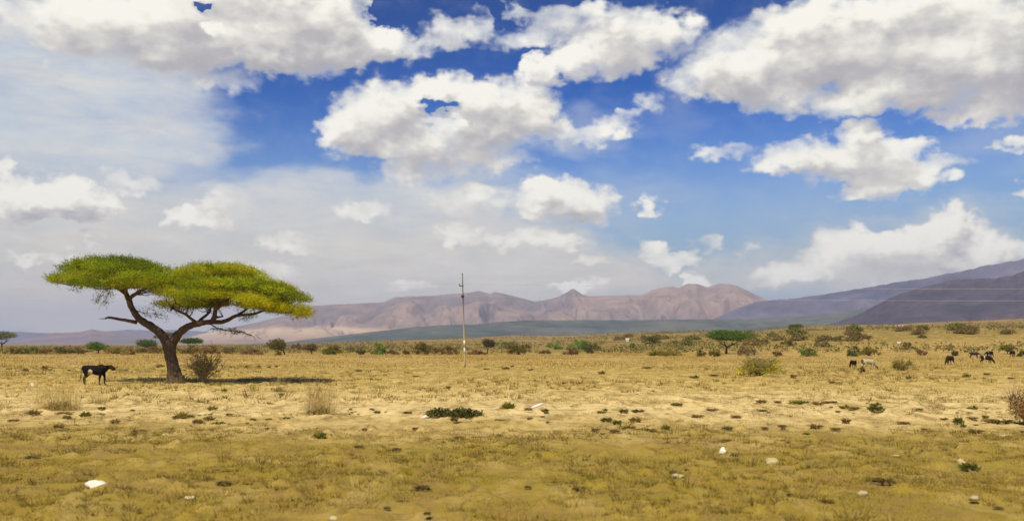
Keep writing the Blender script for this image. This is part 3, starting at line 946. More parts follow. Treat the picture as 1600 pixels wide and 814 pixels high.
def bush(x0, x1, yt, yb, label, col, dens=1.0, group='bushes along the far edge of the field', leaf=None, twiggy=.5, alt=None, depth=.8, name='bush', lean=0.0, stemcol=(.16, .115, .06)):
    xc = (x0 + x1) / 2
    base = hit(xc, yb)
    Y = base.y; s = Y / F
    root = thing(name, label, 'bush', base, group)
    col = (col[0] * 1.15, col[1], col[2] * .6)
    w = (x1 - x0) / 2 * s; h = (yb - yt) * s
    if leaf is None: leaf = (min(.30, .0011 * Y + .05), min(.12, .0005 * Y + .02))
    ncl = max(9, int((x1 - x0) * .55))
    P_, D_, K_ = [], [], []
    mb = MB()
    for i in range(ncl):
        a = random.uniform(0, 2 * math.pi); q = math.sqrt(random.random())
        cx, cy = math.cos(a) * w * .82 * q, math.sin(a) * w * .82 * q * depth
        cz = h * random.uniform(.15, .88) * math.sqrt(max(1 - (q * .85) ** 2, .1))
        rr = Vector((w * random.uniform(.16, .34), w * random.uniform(.16, .34) * depth, h * random.uniform(.12, .26)))
        n = int(dens * 34)
        d = rand_dirs(n, .2); p = d * (RNG.random((n, 1)) ** .5) * np.array(rr) + np.array((cx + lean * cz, cy, cz))
        p[:, 2] = np.abs(p[:, 2])
        tone = np.array(col) * random.uniform(.70, 1.30)
        if alt is not None and random.random() < .35: tone = np.array(alt) * random.uniform(.8, 1.2)
        P_.append(p); D_.append(d); K_.append(jitter_cols(n, tone, .2))
        r0 = .012 + .006 * h
        pts = curve_pts((random.uniform(-.12, .12) * w, random.uniform(-.12, .12) * w, -.06), (cx + lean * cz, cy, cz + rr.z), 5, (0, 0, .15 * h), .03 * w)
        mb.tube(pts, [r0 * 1.6, r0 * 1.2, r0, r0 * .7, r0 * .4], 4, col=stemcol)
        for _ in range(int(6 * twiggy)):
            a0 = pts[random.randint(1, 4)]
            e = a0 + Vector((random.uniform(-.4, .4) * w, random.uniform(-.3, .3) * w, random.uniform(-.05, .35) * h))
            if e.z < .02: continue
            mb.tube(curve_pts(a0, e, 3, (0, 0, .03)), [r0 * .6, r0 * .45, r0 * .25], 3, col=stemcol)
    link_mesh('stems', mb.mesh('stems'), M_WOODY, root)
    p, d, k = map(np.concatenate, (P_, D_, K_))
    v, f, c_ = sprays(p, d, 3, leaf[0] * 1.5, leaf[0], leaf[1], k)
    v[:, 2] = np.maximum(v[:, 2], .01)
    link_mesh('foliage', np_mesh('foliage', v, f, c_), M_BUSH, root)
    return root


OLIVE = (.165, .145, .026); GRN = (.115, .195, .016); VIV = (.045, .230, .010); BRN = (.195, .135, .045); GRY = (.185, .158, .075); YOL = (.240, .215, .026); DRK = (.150, .135, .026)
GA = 'acacia trees on the far plain'
small_acacia(-22, 30, 517, 530, 549, 'grey green flat topped acacia cut by the left border', (.085, .095, .040), xb=2)
small_acacia(135, 172, 534.5, 546, 552, 'round green acacia above the scrub beyond the black cow', GRN)
small_acacia(212, 252, 530.5, 541, 550, 'green acacia crown just left of the big forked trunk', (.06, .09, .015), xb=240)
small_acacia(240, 275, 519, 528, 548, 'pale olive acacia seen through the fork of the big tree', (.12, .11, .045))
small_acacia(282, 319, 528, 537, 551, 'bright green flat acacia just right of the big trunk', (.055, .12, .012), xb=297)
small_acacia(418, 452, 529, 546, 554, 'olive acacia with dark trunk beyond the dry pasture', OLIVE, xb=445)
small_acacia(470, 500, 537.5, 545, 553, 'flat brown crowned acacia on a thin single trunk', BRN, xb=487)
small_acacia(1007, 1033, 525, 531, 541, 'small dark flat acacia alone on the scrubby rise', DRK)
small_acacia(1104, 1176, 517, 534, 553, 'wide deep green umbrella acacia in front of the blue ridge', (.055, .088, .013), xb=1134, dens=1.7)
small_acacia(1232, 1254, 506, 514, 521, 'tiny yellow green tree on the skyline of the rise', (.13, .135, .03))
small_acacia(1564, 1584, 539, 546, 553, 'olive flat topped tree beside the cattle at the far right', YOL)
small_acacia(753, 776, 530, 541, 553, 'dark brownish acacia left of the long green bush', (.065, .05, .022), xb=761)

GB = 'bushes along the far edge of the field'
BUSHES = [
    (6, 36, 542, 553, 'olive bush under the cut off acacia', OLIVE), (32, 62, 541, 553, 'green bush second from the left border', (.07, .088, .02)), (58, 84, 543, 553, 'rusty brown bush between two green ones', (.11, .075, .04)), (80, 112, 541.5, 553, 'dark green bush left of the cow', (.06, .072, .018)),
    (108, 138, 543, 553, 'grey olive bush behind the cow', GRY), (160, 192, 540, 553, 'yellow olive bush right of the round green acacia', YOL), (186, 214, 545, 554, 'low straw coloured bush with brown stems', (.17, .12, .045)), (208, 258, 541, 552, 'brown bush behind the big trunk', BRN),
    (280, 318, 540, 553, 'olive brown bush right of the big trunk', (.11, .088, .025)), (314, 346, 538.5, 553, 'brown leafless looking bush above the dry thicket', (.12, .078, .035)), (344, 376, 541, 553, 'grey olive bush in the open stretch', GRY), (374, 416, 545, 554, 'low greyish brown thicket left of the olive acacia', (.12, .085, .055)),
    (410, 426, 535, 542, 'sparse twiggy bush on the skyline', (.11, .10, .06)), (448, 472, 534, 548, 'dark grey bush touching the olive acacia', (.065, .055, .028)), (429, 441, 547, 555, 'small yellow green bush at the foot of the olive acacia', YOL),
    (503, 541, 534, 553, 'dome shaped olive bush in the middle distance', OLIVE), (503, 526, 545, 554, 'low green bush leaning on the olive dome', GRN), (539, 572, 538, 549, 'flat grey bush right of the olive dome', GRY), (555, 571, 544, 554, 'small dark green bush', (.045, .06, .014)),
    (577, 609, 536, 554, 'bright green two tiered bush', (.06, .125, .014)), (604, 628, 545, 554, 'grey brown bush beside the bright green one', (.10, .078, .045)), (626, 641, 545, 554, 'little olive bush standing apart', OLIVE),
    (641, 692, 534.5, 554, 'broad dark olive bush left of the pole', (.072, .058, .014)), (686, 720, 540, 554, 'brown bush just left of the pole', (.10, .068, .022)), (728, 762, 546, 554, 'low rusty scrub right of the pole', (.12, .075, .04)),
    (768, 812, 530.5, 545, 'long flat green bush right of the pole', (.055, .105, .018)), (788, 832, 532, 554, 'dark olive bush under the long green one', (.075, .065, .016)), (842, 862, 545, 553, 'low greyish scrub before the round bush', GRY),
    (853, 881, 533, 546, 'round bright green bush', (.055, .13, .018)), (885, 923, 529.5, 546, 'vivid green bush, the brightest of all', VIV), (878, 906, 542, 554, 'brownish bush at the foot of the vivid one', (.10, .075, .035)), (904, 946, 536, 552, 'dark grey green bush right of the vivid one', (.055, .062, .022)),
    (984, 993, 534, 544, 'tiny upright green bush on the rise', GRN), (1044, 1062, 531, 537.5, 'small grey bush on the upper rise', GRY), (1012, 1068, 547, 556, 'low yellow green scrub along the field edge', YOL), (1086, 1106, 546.5, 557, 'olive bush left of the umbrella acacia', OLIVE), (1104, 1128, 544, 557, 'bushy olive scrub under the umbrella acacia', (.09, .088, .025)),
    (1151, 1187, 540, 556, 'fallen grey brown thornbush right of the umbrella acacia', (.115, .085, .06)), (1204, 1222, 548, 557, 'small brown bush on the field edge', BRN), (1246, 1279, 543, 557, 'fresh green bush before the rise', (.075, .11, .018)), (1320, 1346, 540, 557, 'dark green bush behind the pale cow', (.05, .068, .014)), (1342, 1376, 541, 556, 'yellow olive bush behind the pale cow', (.11, .098, .02)),
    (1404, 1432, 535, 546, 'olive brown bush on the open slope', (.09, .065, .025)), (1430, 1449, 544, 555, 'rust brown bush left of the dark herd', (.11, .065, .03)), (1487, 1498, 546, 556, 'small dark olive bush behind the grazing dark cow', (.06, .05, .018)), (1588, 1606, 548, 557, 'dark green bush at the right border', (.05, .06, .016)),
    (1270, 1300, 532, 542, 'dull green bush half way up the rise', (.085, .085, .025)), (1218, 1246, 530, 541, 'brownish green bush on the rise left of the dull one', (.10, .085, .032)), (1300, 1330, 524, 533, 'olive bush high on the rise', (.10, .09, .03)), (1180, 1204, 528, 537, 'faint olive bush beyond the umbrella acacia', (.10, .092, .04)),
]
for (x0, x1, yt, yb, lab, col) in BUSHES:
    if col not in (OLIVE, GRN, VIV, BRN, GRY, YOL, DRK): col = tuple(q * 1.9 for q in col)
    bush(x0, x1, yt, yb, lab, col, dens=1.15, group=GB)

# scrub dots on the far slopes: one of a kind, nothing tells them apart
GS = 'scrub dots on the right hand slope'
src = None
for i in range(46):
    px = random.uniform(940, 1600); py = random.uniform(514 + max(0, (1300 - px)) * .03, 541)
    p = hit(px, py)
    if p.y < 240: continue
    sz = random.uniform(.7, 1.5)
    if src is None or i % 9 == 0:
        n = 420
        d = rand_dirs(n, .3); q = d * (RNG.random((n, 1)) ** .4) * np.array((1.7, 1.6, 1.5)) * RNG.uniform(.5, 1.1, (n, 1)); q[:, 2] = np.abs(q[:, 2]) + .05
        v, f, c_ = sprays(q, d, 3, .6, .42, .2, jitter_cols(n, random.choice([(.21, .17, .035), (.18, .17, .03), (.25, .17, .05)]), .3))
        src_me = np_mesh('scrub', v, f, c_)
        src_me.materials.append(M_BUSH)
        src = bpy.data.objects.new('scrub_bush', src_me)
        o = src
    else:
        o = src.copy()
    COL.objects.link(o)
    o.location = p; o.scale = (sz * random.uniform(.8, 1.6), sz, sz * random.uniform(.7, 1.1)); o.rotation_euler = (0, 0, 0)
    tag(o, 'tiny dark scrub bush dotted on the far right hand slope', 'bush', GS)

# the uncountable low scrub between and behind the bushes
def scrub_cover():
    rs = np.random.default_rng(77)
    m = 90000
    r = np.exp(rs.uniform(math.log(215), math.log(1150), m)); a = rs.uniform(-.60, .60, m)
    x, y = np.sin(a) * r, np.cos(a) * r
    q = fbm(x / 26, y / 40, 301, 4) + .10 * (fbm(x / 5, y / 8, 302, 2) - .5)
    edge = sstep(225, 245, r + 35 * (a > .05) * sstep(.05, .3, a))
    keep = (q > .515 - .05 * (a < 0) * (1 - sstep(260, 330, r))) & (rs.random(m) < edge)
    x, y, q, r = x[keep][:10500], y[keep][:10500], q[keep][:10500], r[keep][:10500]
    n = len(x)
    hgt = (.25 + 1.5 * np.clip(q - .5, 0, .3) * 4) * rs.uniform(.4, 1.2, n)
    cen = np.stack([x, y, height(x, y) + hgt * rs.uniform(.3, .8, n)], 1)
    pal = np.array([(.22, .165, .034), (.18, .16, .026), (.26, .185, .06), (.17, .15, .045), (.27, .225, .045), (.23, .15, .06)])
    k = np.clip((fbm(x / 18, y / 30, 303, 3) * 1.6 - .3 + rs.normal(size=n) * .12) * len(pal), 0, len(pal) - 1).astype(int)
    v, f, c_ = sprays(cen, rand_dirs(n, .5), 6, 1.5, .65, .32, pal[k] * rs.uniform(.8, 1.2, (n, 1)))
    tag(link_mesh('scrub_cover', np_mesh('scrub_cover', v, f, c_), M_BUSH), 'low dry scrub covering the land beyond the open field', None, kind='stuff')


scrub_cover()

# nearer bushes and grass tussocks
b1 = bush(280, 352, 545, 598, 'dry brown thornbush at the foot of the big trunk', (.55, .42, .15), dens=.5, stemcol=(.46, .33, .15), group=None, leaf=(.085, .028), twiggy=1.8, alt=(.30, .26, .05), depth=.7)
b2 = bush(1142, 1230, 556, 587, 'spreading yellow green bush alone in the field', (.52, .50, .030), dens=.75, group=None, leaf=(.12, .045), twiggy=2.2, alt=(.38, .34, .035), depth=.7, stemcol=(.24, .19, .07))
b3 = bush(1390, 1432, 560, 579, 'small yellow green bush between the cattle', (.30, .28, .025), dens=.9, group=None, leaf=(.12, .05), twiggy=1.0, alt=(.34, .28, .07))
b4 = bush(1574, 1640, 598, 664, 'reddish brown thornbush cut by the right border', (.36, .235, .11), dens=.7, stemcol=(.34, .23, .11), group=None, leaf=(.07, .022), twiggy=2.0, alt=(.26, .17, .07), depth=.6)
b5 = bush(1338, 1352, 572, 582, 'little dry bush in front of the pale cow', (.17, .13, .05), dens=.9, group=None, leaf=(.10, .03), twiggy=1.0)


def tussock(xc, yb, wpx, hpx, label, n, col, alt, bw=.008, spread=.9, low=None):
    base = hit(xc, yb); s = base.y / F
    w, h = wpx * s / 2, hpx * s
    root = thing('grass_tussock', label, 'grass', base, None)
    V, K = [], []
    for i in range(n):
        a = random.uniform(0, 2 * math.pi); q = random.random() ** .6 * .78 * w
        b0 = Vector((math.cos(a) * q, math.sin(a) * q * .7, -.02))
        ln = h * random.betavariate(1.8, 2.0) * 1.5 * (1 - .35 * min(1, q / (w + .01))) + .1
        ta = random.uniform(0, 2 * math.pi); ti = abs(random.gauss(0, .5)) * spread
        dirv_ = Vector((math.cos(ta) * math.sin(ti), math.sin(ta) * math.sin(ti) * .6, math.cos(ti)))
        tip = b0 + dirv_ * ln + Vector((dirv_.x * ln * .65 + random.gauss(0, .06) * ln, dirv_.y * ln * .5, -.14 * ln))
        mid = b0 + dirv_ * ln * .55
        sd = Vector((random.gauss(0, 1), random.gauss(0, 1), 0)).normalized() * bw
        V += [b0 - sd * .6, b0 + sd * .6, mid + sd * .5, mid - sd * .5, mid - sd * .5, mid + sd * .5, tip + sd * .12, tip - sd * .12]
        k = np.array(col if random.random() > .35 else alt) * random.uniform(.75, 1.25)
        K += [k] * 8
    me = np_mesh('blades', np.array([tuple(q) for q in V]), np.arange(len(V)).reshape(-1, 4), np.array(K))
    link_mesh('blades', me, M_STRAW, root)
    # the leafier green base of the tussock
    m = int(w * 260)
    d = rand_dirs(m, .4); p = d * (RNG.random((m, 1)) ** .5) * np.array((w * .55, w * .4, h * .16)); p[:, 2] = np.abs(p[:, 2]) + .02
    v, f, c_ = sprays(p, d, 3, .12, .10, .018, jitter_cols(m, low or (.13, .11, .02), .3))
    v[:, 2] = np.maximum(v[:, 2], .005)
    link_mesh('base_leaves', np_mesh('base_leaves', v, f, c_), M_STRAW, root)
    return root


tussock(90, 639, 96, 62, 'tall wispy straw grass clump left of the cow', 620, (.56, .42, .15), (.42, .31, .11), .0055, 1.15, (.22, .16, .04))
tussock(500, 648, 70, 78, 'tall wispy dry grass clump with a dark green foot', 420, (.50, .36, .14), (.38, .26, .09), .0055, .72, (.085, .08, .014))
tussock(150, 634, 40, 30, 'low pale straw clump right of the tall one', 160, (.50, .38, .14), (.34, .24, .08), .007, 1.0, (.30, .22, .07))
tussock(436, 612, 34, 46, 'thin upright straw stalks left of the dark footed clump', 70, (.45, .34, .13), (.35, .25, .09), .007, .6, (.32, .24, .08))


# ------------------------------------------------------------------ cattle
def cow_mesh(head='level', stride=0.0, hump=.5, horn=False):
    """one continuous body, facing +X, about 1.15 m at the back"""
    b = MB()
    def oval(x, z, ry, rz, n=14):
        return [Vector((x, ry * math.cos(2 * math.pi * j / n), z + rz * math.sin(2 * math.pi * j / n))) for j in range(n)]
    secs = [(-.80, .98, .05, .07), (-.76, .94, .15, .17), (-.64, .91, .21, .23), (-.45, .90, .22, .24), (-.2, .87, .245, .265), (.05, .845, .255, .285), (.28, .84, .24, .30), (.42, .86, .20, .28), (.54, .89, .14, .20), (.60, .90, .07, .10)]
    b.ring_loft([oval(*q) for q in secs])
    b.ellipsoid((.30, 0, 1.10), (.20, .08, .07 + .05 * hump))
    b.ellipsoid((-.70, 0, 1.07), (.14, .15, .05))
    if head == 'level':
        nk = [(.42, .93), (.58, .98), (.70, 1.02), (.78, 1.04)]; hd = [(.76, 1.07, .11, .12), (.86, 1.05, .115, .13), (.97, .98, .09, .11), (1.06, .91, .085, .10), (1.11, .875, .07, .075)]
    elif head == 'graze':
        nk = [(.42, .88), (.62, .72), (.78, .50), (.84, .40)]; hd = [(.82, .44, .10, .11), (.90, .34, .10, .11), (.97, .22, .075, .085), (1.03, .11, .062, .07), (1.05, .06, .05, .05)]
    else:
        nk = [(.42, .92), (.60, .88), (.76, .80), (.84, .76)]; hd = [(.82, .78, .10, .11), (.92, .72, .10, .11), (1.02, .60, .075, .085), (1.10, .48, .062, .07), (1.13, .43, .05, .05)]
    b.tube([(x, 0, z) for x, z in nk], [.21, .17, .13, .115], 12)
    if head == 'level':
        b.tube([(.40, 0, .72), (.55, 0, .78), (.70, 0, .90)], [.09, .06, .04], 8)      # dewlap
    b.tube([(q[0], 0, q[1]) for q in hd], [.085] + [q[3] for q in hd[1:]], 12)
    hx, hz_ = hd[0][0], hd[0][1]
    for sg in (-1, 1):
        b.tube([(hx + .01, sg * .07, hz_ + .03), (hx - .03, sg * .17, hz_ + .03), (hx - .05, sg * .24, hz_ - .01)], [.03, .042, .014], 7)
        if horn:
            b.tube([(hx + .02, sg * .06, hz_ + .08), (hx + .02, sg * .11, hz_ + .15), (hx + .04, sg * .10, hz_ + .23)], [.026, .02, .008], 6)
        fx = .40 + sg * .05 + stride * sg * .10
        b.tube([(.36, sg * .12, .80), (.38 + (fx - .40) * .5, sg * .135, .58), (fx - .01, sg * .13, .40), (fx - .01, sg * .13, .36), (fx - .02, sg * .13, .13), (fx + .02, sg * .13, .07), (fx + .05, sg * .13, .012)], [.13, .088, .058, .056, .038, .045, .052], 10)
        bx = -sg * .06 - stride * sg * .13
        b.tube([(-.58, sg * .12, .86), (-.50 + bx * .4, sg * .15, .62), (-.60 + bx * .8, sg * .135, .47), (-.69 + bx, sg * .13, .40), (-.67 + bx, sg * .13, .14), (-.63 + bx, sg * .13, .07), (-.60 + bx, sg * .13, .012)], [.18, .135, .08, .058, .038, .044, .05], 10)
    b.tube([(-.79, 0, 1.03), (-.86, 0, .90), (-.88, 0, .66), (-.89, 0, .50)], [.04, .026, .02, .018], 7)
    b.ellipsoid((-.89, 0, .42), (.035, .035, .11))
    b.ellipsoid((-.42, 0, .66), (.12, .09, .09))                                       # udder / sheath fold
    return remesh(b.mesh('cow'), .023, 3)


def blobmask(co, c_, r):
    d = ((co - np.array(c_)) / np.array(r))
    wob = (fbm(co[:, 0] * 8 + 5, co[:, 2] * 8 + co[:, 1] * 5, 5, 3) - .5) * .8
    return (1 - sstep(.75, 1.05, np.sqrt((d ** 2).sum(1)) + wob))[:, None]


def cow(px, py, hpx, rz, label, base_col, patches=(), head='level', stride=0.0, horn=False, name='cow', group=None, legcol=None, headcol=None):
    p = hit(px, py)
    me = cow_mesh(head, stride, horn=horn)
    def fn(co):
        c_ = np.tile(np.array(base_col, float), (len(co), 1))
        if legcol is not None:
            k = (1 - sstep(.40, .62, co[:, 2] + .1 * (co[:, 0] > 0)))[:, None] * (co[:, 0] < .7)[:, None]; c_ = c_ * (1 - k) + np.array(legcol) * k
        if headcol is not None:
            k = sstep(.72, .86, co[:, 0])[:, None]; c_ = c_ * (1 - k) + np.array(headcol) * k
        for (cc, r, colr) in patches:
            k = blobmask(co, cc, r); c_ = c_ * (1 - k) + np.array(colr) * k
        return c_
    paint(me, fn)
    sc = hpx * (p.y / F) / (1.17 if group is None else 1.32)
    o = link_mesh(name, me, M_COAT, None, p)
    o.scale = (sc, sc, sc); o.rotation_euler = (0, 0, rz)
    return tag(o, label, 'cow', group)


W = (.62, .50, .33)
cow(149, 601.5, 31.5, R(-4), 'black cow with a cream flank patch standing beside the big tree', (.010, .0065, .004), [((-.22, -.24, .76), (.14, .22, .16), W), ((-.20, .24, .74), (.14, .2, .14), W), ((-.22, 0, .60), (.24, .3, .07), (.5, .38, .22))],
    'level', .35, legcol=(.045, .022, .012), headcol=(.030, .010, .008))
GC = 'cattle grazing far off at the right'
cow(1333, 575.5, 14, R(98), 'dark brown calf seen from behind left of the pale cow', (.020, .009, .007), head='graze', group=GC)
cow(1358, 578.5, 20, R(12), 'pale grey cow with a dark back stripe grazing', (.40, .33, .19), [((-.1, 0, 1.16), (.75, .16, .13), (.12, .085, .03)), ((-.78, 0, .95), (.14, .25, .25), (.12, .085, .03)), ((1.0, 0, .3), (.2, .2, .25), (.20, .14, .07))], 'graze', .3, group=GC)
cow(1484, 570, 16, R(215), 'dark brown cow grazing with head down, left of the herd', (.030, .015, .008), head='graze', stride=.6, group=GC)
cow(1523, 560, 11.5, R(-28), 'brown cow behind the black and white one', (.040, .022, .014), head='low', group=GC)
cow(1542, 569, 14.5, R(-35), 'black cow with a white belt, head down', (.014, .009, .008), [((-.22, 0, .95), (.09, .5, .35), (.5, .42, .28))], 'graze', .4, group=GC)
cow(1546, 559, 12, R(200), 'black cow with pale shoulder standing behind the belted one', (.018, .010, .011), [((.40, 0, 1.0), (.06, .4, .15), (.36, .3, .22))], 'low', .2, group=GC)
cow(1582, 558, 12, R(80), 'dark reddish cow under the flat topped tree', (.030, .014, .013), head='low', group=GC)

# ------------------------------------------------------------------ utility pole and wires
def pole():
    base = hit(726.5, 574)
    Y = base.y; s = Y / F
    root = thing('utility_pole', 'thin leaning wooden power pole with white bands near its foot', 'pole', base)
    q = lambda px, py, dy=0: at(px, py, Y + dy) - base
    top, bot = q(722.5, 430), q(726.6, 577)
    mb = MB()
    N = 14
    mb.tube([bot.lerp(top, i / (N - 1)) for i in range(N)], [.082 - .030 * i / (N - 1) for i in range(N)], 12, col=(.20, .165, .085))
    n = len(mb.v)
    me = mb.mesh('shaft')
    def fn(co):
        t = np.clip(co[:, 2] / top.z, 0, 1)[:, None]
        return np.array((.40, .33, .13)) * (1 - sstep(.35, .75, t)) + np.array((.13, .115, .085)) * sstep(.35, .75, t)
    paint(me, fn)
    link_mesh('shaft', me, M_POLE, root)
    for (ya, yb_) in ((532, 541), (544, 552)):
        m2 = MB(); ta = (ya - 577) / (430 - 577); tb = (yb_ - 577) / (430 - 577)
        a, e = bot.lerp(top, tb), bot.lerp(top, ta)
        m2.tube([a, a.lerp(e, .5), e], [.088 - .030 * tb, .088 - .030 * (ta + tb) / 2, .088 - .030 * ta], 12, col=(.62, .59, .48))
        o = link_mesh('painted_band', m2.mesh('painted_band'), M_POLE, root)
    def axis(py):
        return bot.lerp(top, (py - 577) / (430 - 577))
    c0 = axis(447); m3 = MB()
    m3.box(c0 + Vector((-.14, 0, 0)), (.22, .06, .05), (.07, .06, .05))
    link_mesh('bracket', m3.mesh('bracket', False), M_POLE, root)
    for (dx, py) in ((-.32, 447), (0, 428.6)):
        m4 = MB(); c1 = axis(max(py, 430)) + Vector((dx, 0, .05 if py > 440 else 0))
        m4.tube([c1, c1 + Vector((0, 0, .05)), c1 + Vector((0, 0, .09)), c1 + Vector((0, 0, .13)), c1 + Vector((0, 0, .18)), c1 + Vector((0, 0, .2))], [.03, .06, .04, .065, .045, .02], 10, col=(.10, .07, .05))
        link_mesh('insulator', m4.mesh('insulator'), M_POLE, root)
    c2 = axis(463.5); m5 = MB()
    m5.box(c2 + Vector((-.02, -.13, 0)), (.13, .09, .14), (.045, .04, .035))
    m5.box(c2 + Vector((-.02, -.06, .0)), (.17, .14, .03), (.045, .04, .035))
    link_mesh('clamp_box', m5.mesh('clamp_box', False), M_POLE, root)
    # the wires run parallel to the road, well beyond both sides of the view
    for (start, lab, sag) in ((base + axis(447) + Vector((-.32, 0, .24)), 'upper thin power wire running through the pole bracket', .55), (base + axis(463.5) + Vector((0, -.2, .05)), 'lower thin power wire clamped to the pole', .5)):
        w = MB(); pts = []
        for i in range(81):
            x = -110 + 220 * i / 80
            u_ = (abs(x) % 110) / 110
            pts.append(start + Vector((x, 0, -sag * 4 * u_ * (1 - u_))))
        w.tube(pts, .011, 5, col=(.45, .42, .40))
        tag(link_mesh('power_wire', w.mesh('power_wire'), M_WIRE), lab, 'wire', None)


pole()

# ------------------------------------------------------------------ stones, litter and clods
def stone_mesh(seed, rx, ry, rz):
    random.seed(seed)
    n, m = 14, 8
    v, f = [], []
    for i in range(m + 1):
        a = math.pi * (i + .1) / (m + .2) - math.pi / 2
        for j in range(n):
            t = 2 * math.pi * j / n
            d = np.array((math.cos(a) * math.cos(t), math.cos(a) * math.sin(t), math.sin(a)))
            k = 1 + 1.5 * (float(fbm(np.array([d[0] * 1.7 + seed]), np.array([d[1] * 1.7 + d[2] * 1.3]), seed, 3)[0]) - .5)
            v.append(tuple(d * k * np.array((rx, ry, rz))))
    for i in range(m):
        for j in range(n):
            f.append((i * n + j, i * n + (j + 1) % n, (i + 1) * n + (j + 1) % n, (i + 1) * n + j))
    f.append(tuple(reversed(range(n)))); f.append(tuple(range(m * n, m * n + n)))
    me = bpy.data.meshes.new('stone'); me.from_pydata(v, [], f); me.update()
    me.polygons.foreach_set('use_smooth', np.ones(len(me.polygons), bool))
    return me


def stone(px, py, wpx, hpx, label, col, seed, group=None, name='stone', sink=None):
    sink = (.35 if col[0] > .55 else .7) if sink is None else sink
    p = hit(px, py); s = p.length / F
    wpx *= .8
    me = stone_mesh(seed, wpx * s / 2, wpx * s / 2 * .7, hpx * s / 2 * .95)
    paint(me, lambda co: np.tile(np.array(col, float), (len(co), 1)) * (1 + .35 * (fbm(co[:, 0] * 30, co[:, 1] * 30 + co[:, 2] * 20, seed, 2) - .5))[:, None])
    o = link_mesh(name, me, M_STONE, None, (p.x, p.y, p.z + hpx * s / 2 * (1 - sink)))
    return tag(o, label, 'stone', group)


WH = (.66, .60, .46); PALE = (.40, .32, .15)
GST = 'pale stones lying in the pasture'
stone(152, 762, 38, 14, 'largest white stone, lying in the turf below the wispy straw clump', WH, 1, GST)
stone(1130, 709, 15, 11, 'round white stone in the turf at the right of the middle', WH, 2, GST)
stone(1206, 724, 24, 13, 'broad cream stone just right of the round white one', PALE, 3, GST)
stone(1060, 746, 20, 9, 'flat greenish cream stone below the round white one', (.42, .36, .18), 4, GST)
stone(1090, 738, 16, 6, 'thin cream stone beside the flat greenish one', (.40, .32, .16), 5, GST)
stone(1400, 714, 13, 6, 'small pale stone in the right hand turf', PALE, 6, GST)
stone(1502, 724, 18, 9, 'tan stone with a dark weed in front', (.40, .32, .16), 7, GST)
stone(1350, 774, 18, 10, 'dull cream stone low in the turf at the right', (.40, .33, .17), 8, GST)
stone(1522, 779, 22, 7, 'flat cream stone near the lower right corner', PALE, 9, GST)
stone(664, 654, 13, 6, 'whitish stone left of the low green weed mat', (.60, .53, .38), 10, GST)
stone(522, 812, 16, 9, 'pale stone cut by the bottom border', (.40, .33, .17), 11, GST)
stone(1567, 682, 14, 5, 'flat pale stone below the right hand thornbush', PALE, 12, GST)
stone(320, 648, 26, 6, 'low pale earth coloured stone among the dark clods', (.52, .43, .22), 13, GST)
stone(296, 779, 22, 6, 'faint cream stone in the middle of the left turf', (.50, .42, .24), 14, GST)
stone(51, 604, 9, 8, 'small cream stone at the back of the wispy straw clump', (.52, .43, .26), 15, GST)


def plank():
    p = hit(839, 638); s = p.y / F
    mb = MB(); h = 9 * s
    mb.tube([(-h, -.06, .03), (-h * .4, 0, .06), (h * .3, .02, .11), (h, .04, .17)], [.028, .042, .045, .03], 8, col=(.72, .68, .60))
    o = link_mesh('bleached_stick', mb.mesh('bleached_stick'), M_STONE, None, p)
    tag(o, 'short bleached white stick propped on the bare soil', 'stick')


plank()

random.seed(99)
# low dark clods and weeds of the bare strip
def weed_mesh(seed, col, spiky):
    rs = np.random.default_rng(seed)
    n = 90
    a = rs.uniform(0, 2 * np.pi, n); q = np.sqrt(rs.random(n)); hh = rs.uniform(.25, 1, n) * (1 - .5 * q)
    cen = np.stack([np.cos(a) * q * .5, np.sin(a) * q * .5, hh * .5], 1)
    ax = np.stack([np.cos(a) * q * spiky, np.sin(a) * q * spiky, np.ones(n) * .7], 1) + rs.normal(size=(n, 3)) * .35
    ax /= np.linalg.norm(ax, axis=1, keepdims=True)
    v, f, c_ = leaf_quads(cen, ax, .55, .13, jitter_cols(n, col, .35))
    # the clod of earth it grows from
    k = len(v)
    th = np.linspace(0, 2 * np.pi, 12, endpoint=False)
    rings = []
    for (rr, zz) in ((.50, -.14), (.36, .06), (.20, .15), (.06, .19)):
        rings.append(np.stack([np.cos(th) * rr * rs.uniform(.6, 1.35, 12), np.sin(th) * rr * rs.uniform(.6, 1.35, 12), np.full(12, zz) * rs.uniform(.7, 1.2, 12)], 1))
    cv = np.concatenate(rings)
    cf = []
    for i in range(3):
        for j in range(12):
            cf.append((k + i * 12 + j, k + i * 12 + (j + 1) % 12, k + (i + 1) * 12 + (j + 1) % 12, k + (i + 1) * 12 + j))
    v = np.concatenate([v, cv]); f = np.concatenate([f, np.array(cf)]); c_ = np.concatenate([c_, np.tile(np.array((.28, .19, .075)), (48, 1)) * rs.uniform(.8, 1.2, (48, 1))])
    v[:, 2] = np.maximum(v[:, 2], -.14)
    me = np_mesh('weed_clod', v, f, c_)
    me.materials.append(M_STRAW)
    return me


WEEDS = [weed_mesh(200 + i, c_, sp) for i, (c_, sp) in enumerate([((.21, .15, .038), 1.3), ((.13, .125, .018), .9), ((.26, .18, .055), 1.5), ((.18, .165, .022), 1.1), ((.28, .19, .070), .9), ((.22, .19, .035), 1.1)])]


def weed(px, py, wpx, hpx, k, label, group=None, name='weed_clod', cat='weed'):
    p = hit(px, py); s = p.y / F
    o = bpy.data.objects.new(name, WEEDS[k]); COL.objects.link(o)
    o.location = p + Vector((0, 0, .025)); o.scale = (wpx * s * random.uniform(.85, 1.15), wpx * s * random.uniform(.7, 1.1), hpx * s * random.uniform(.8, 1.7)); o.rotation_euler = (0, 0, 0)
    return tag(o, label, cat, group)


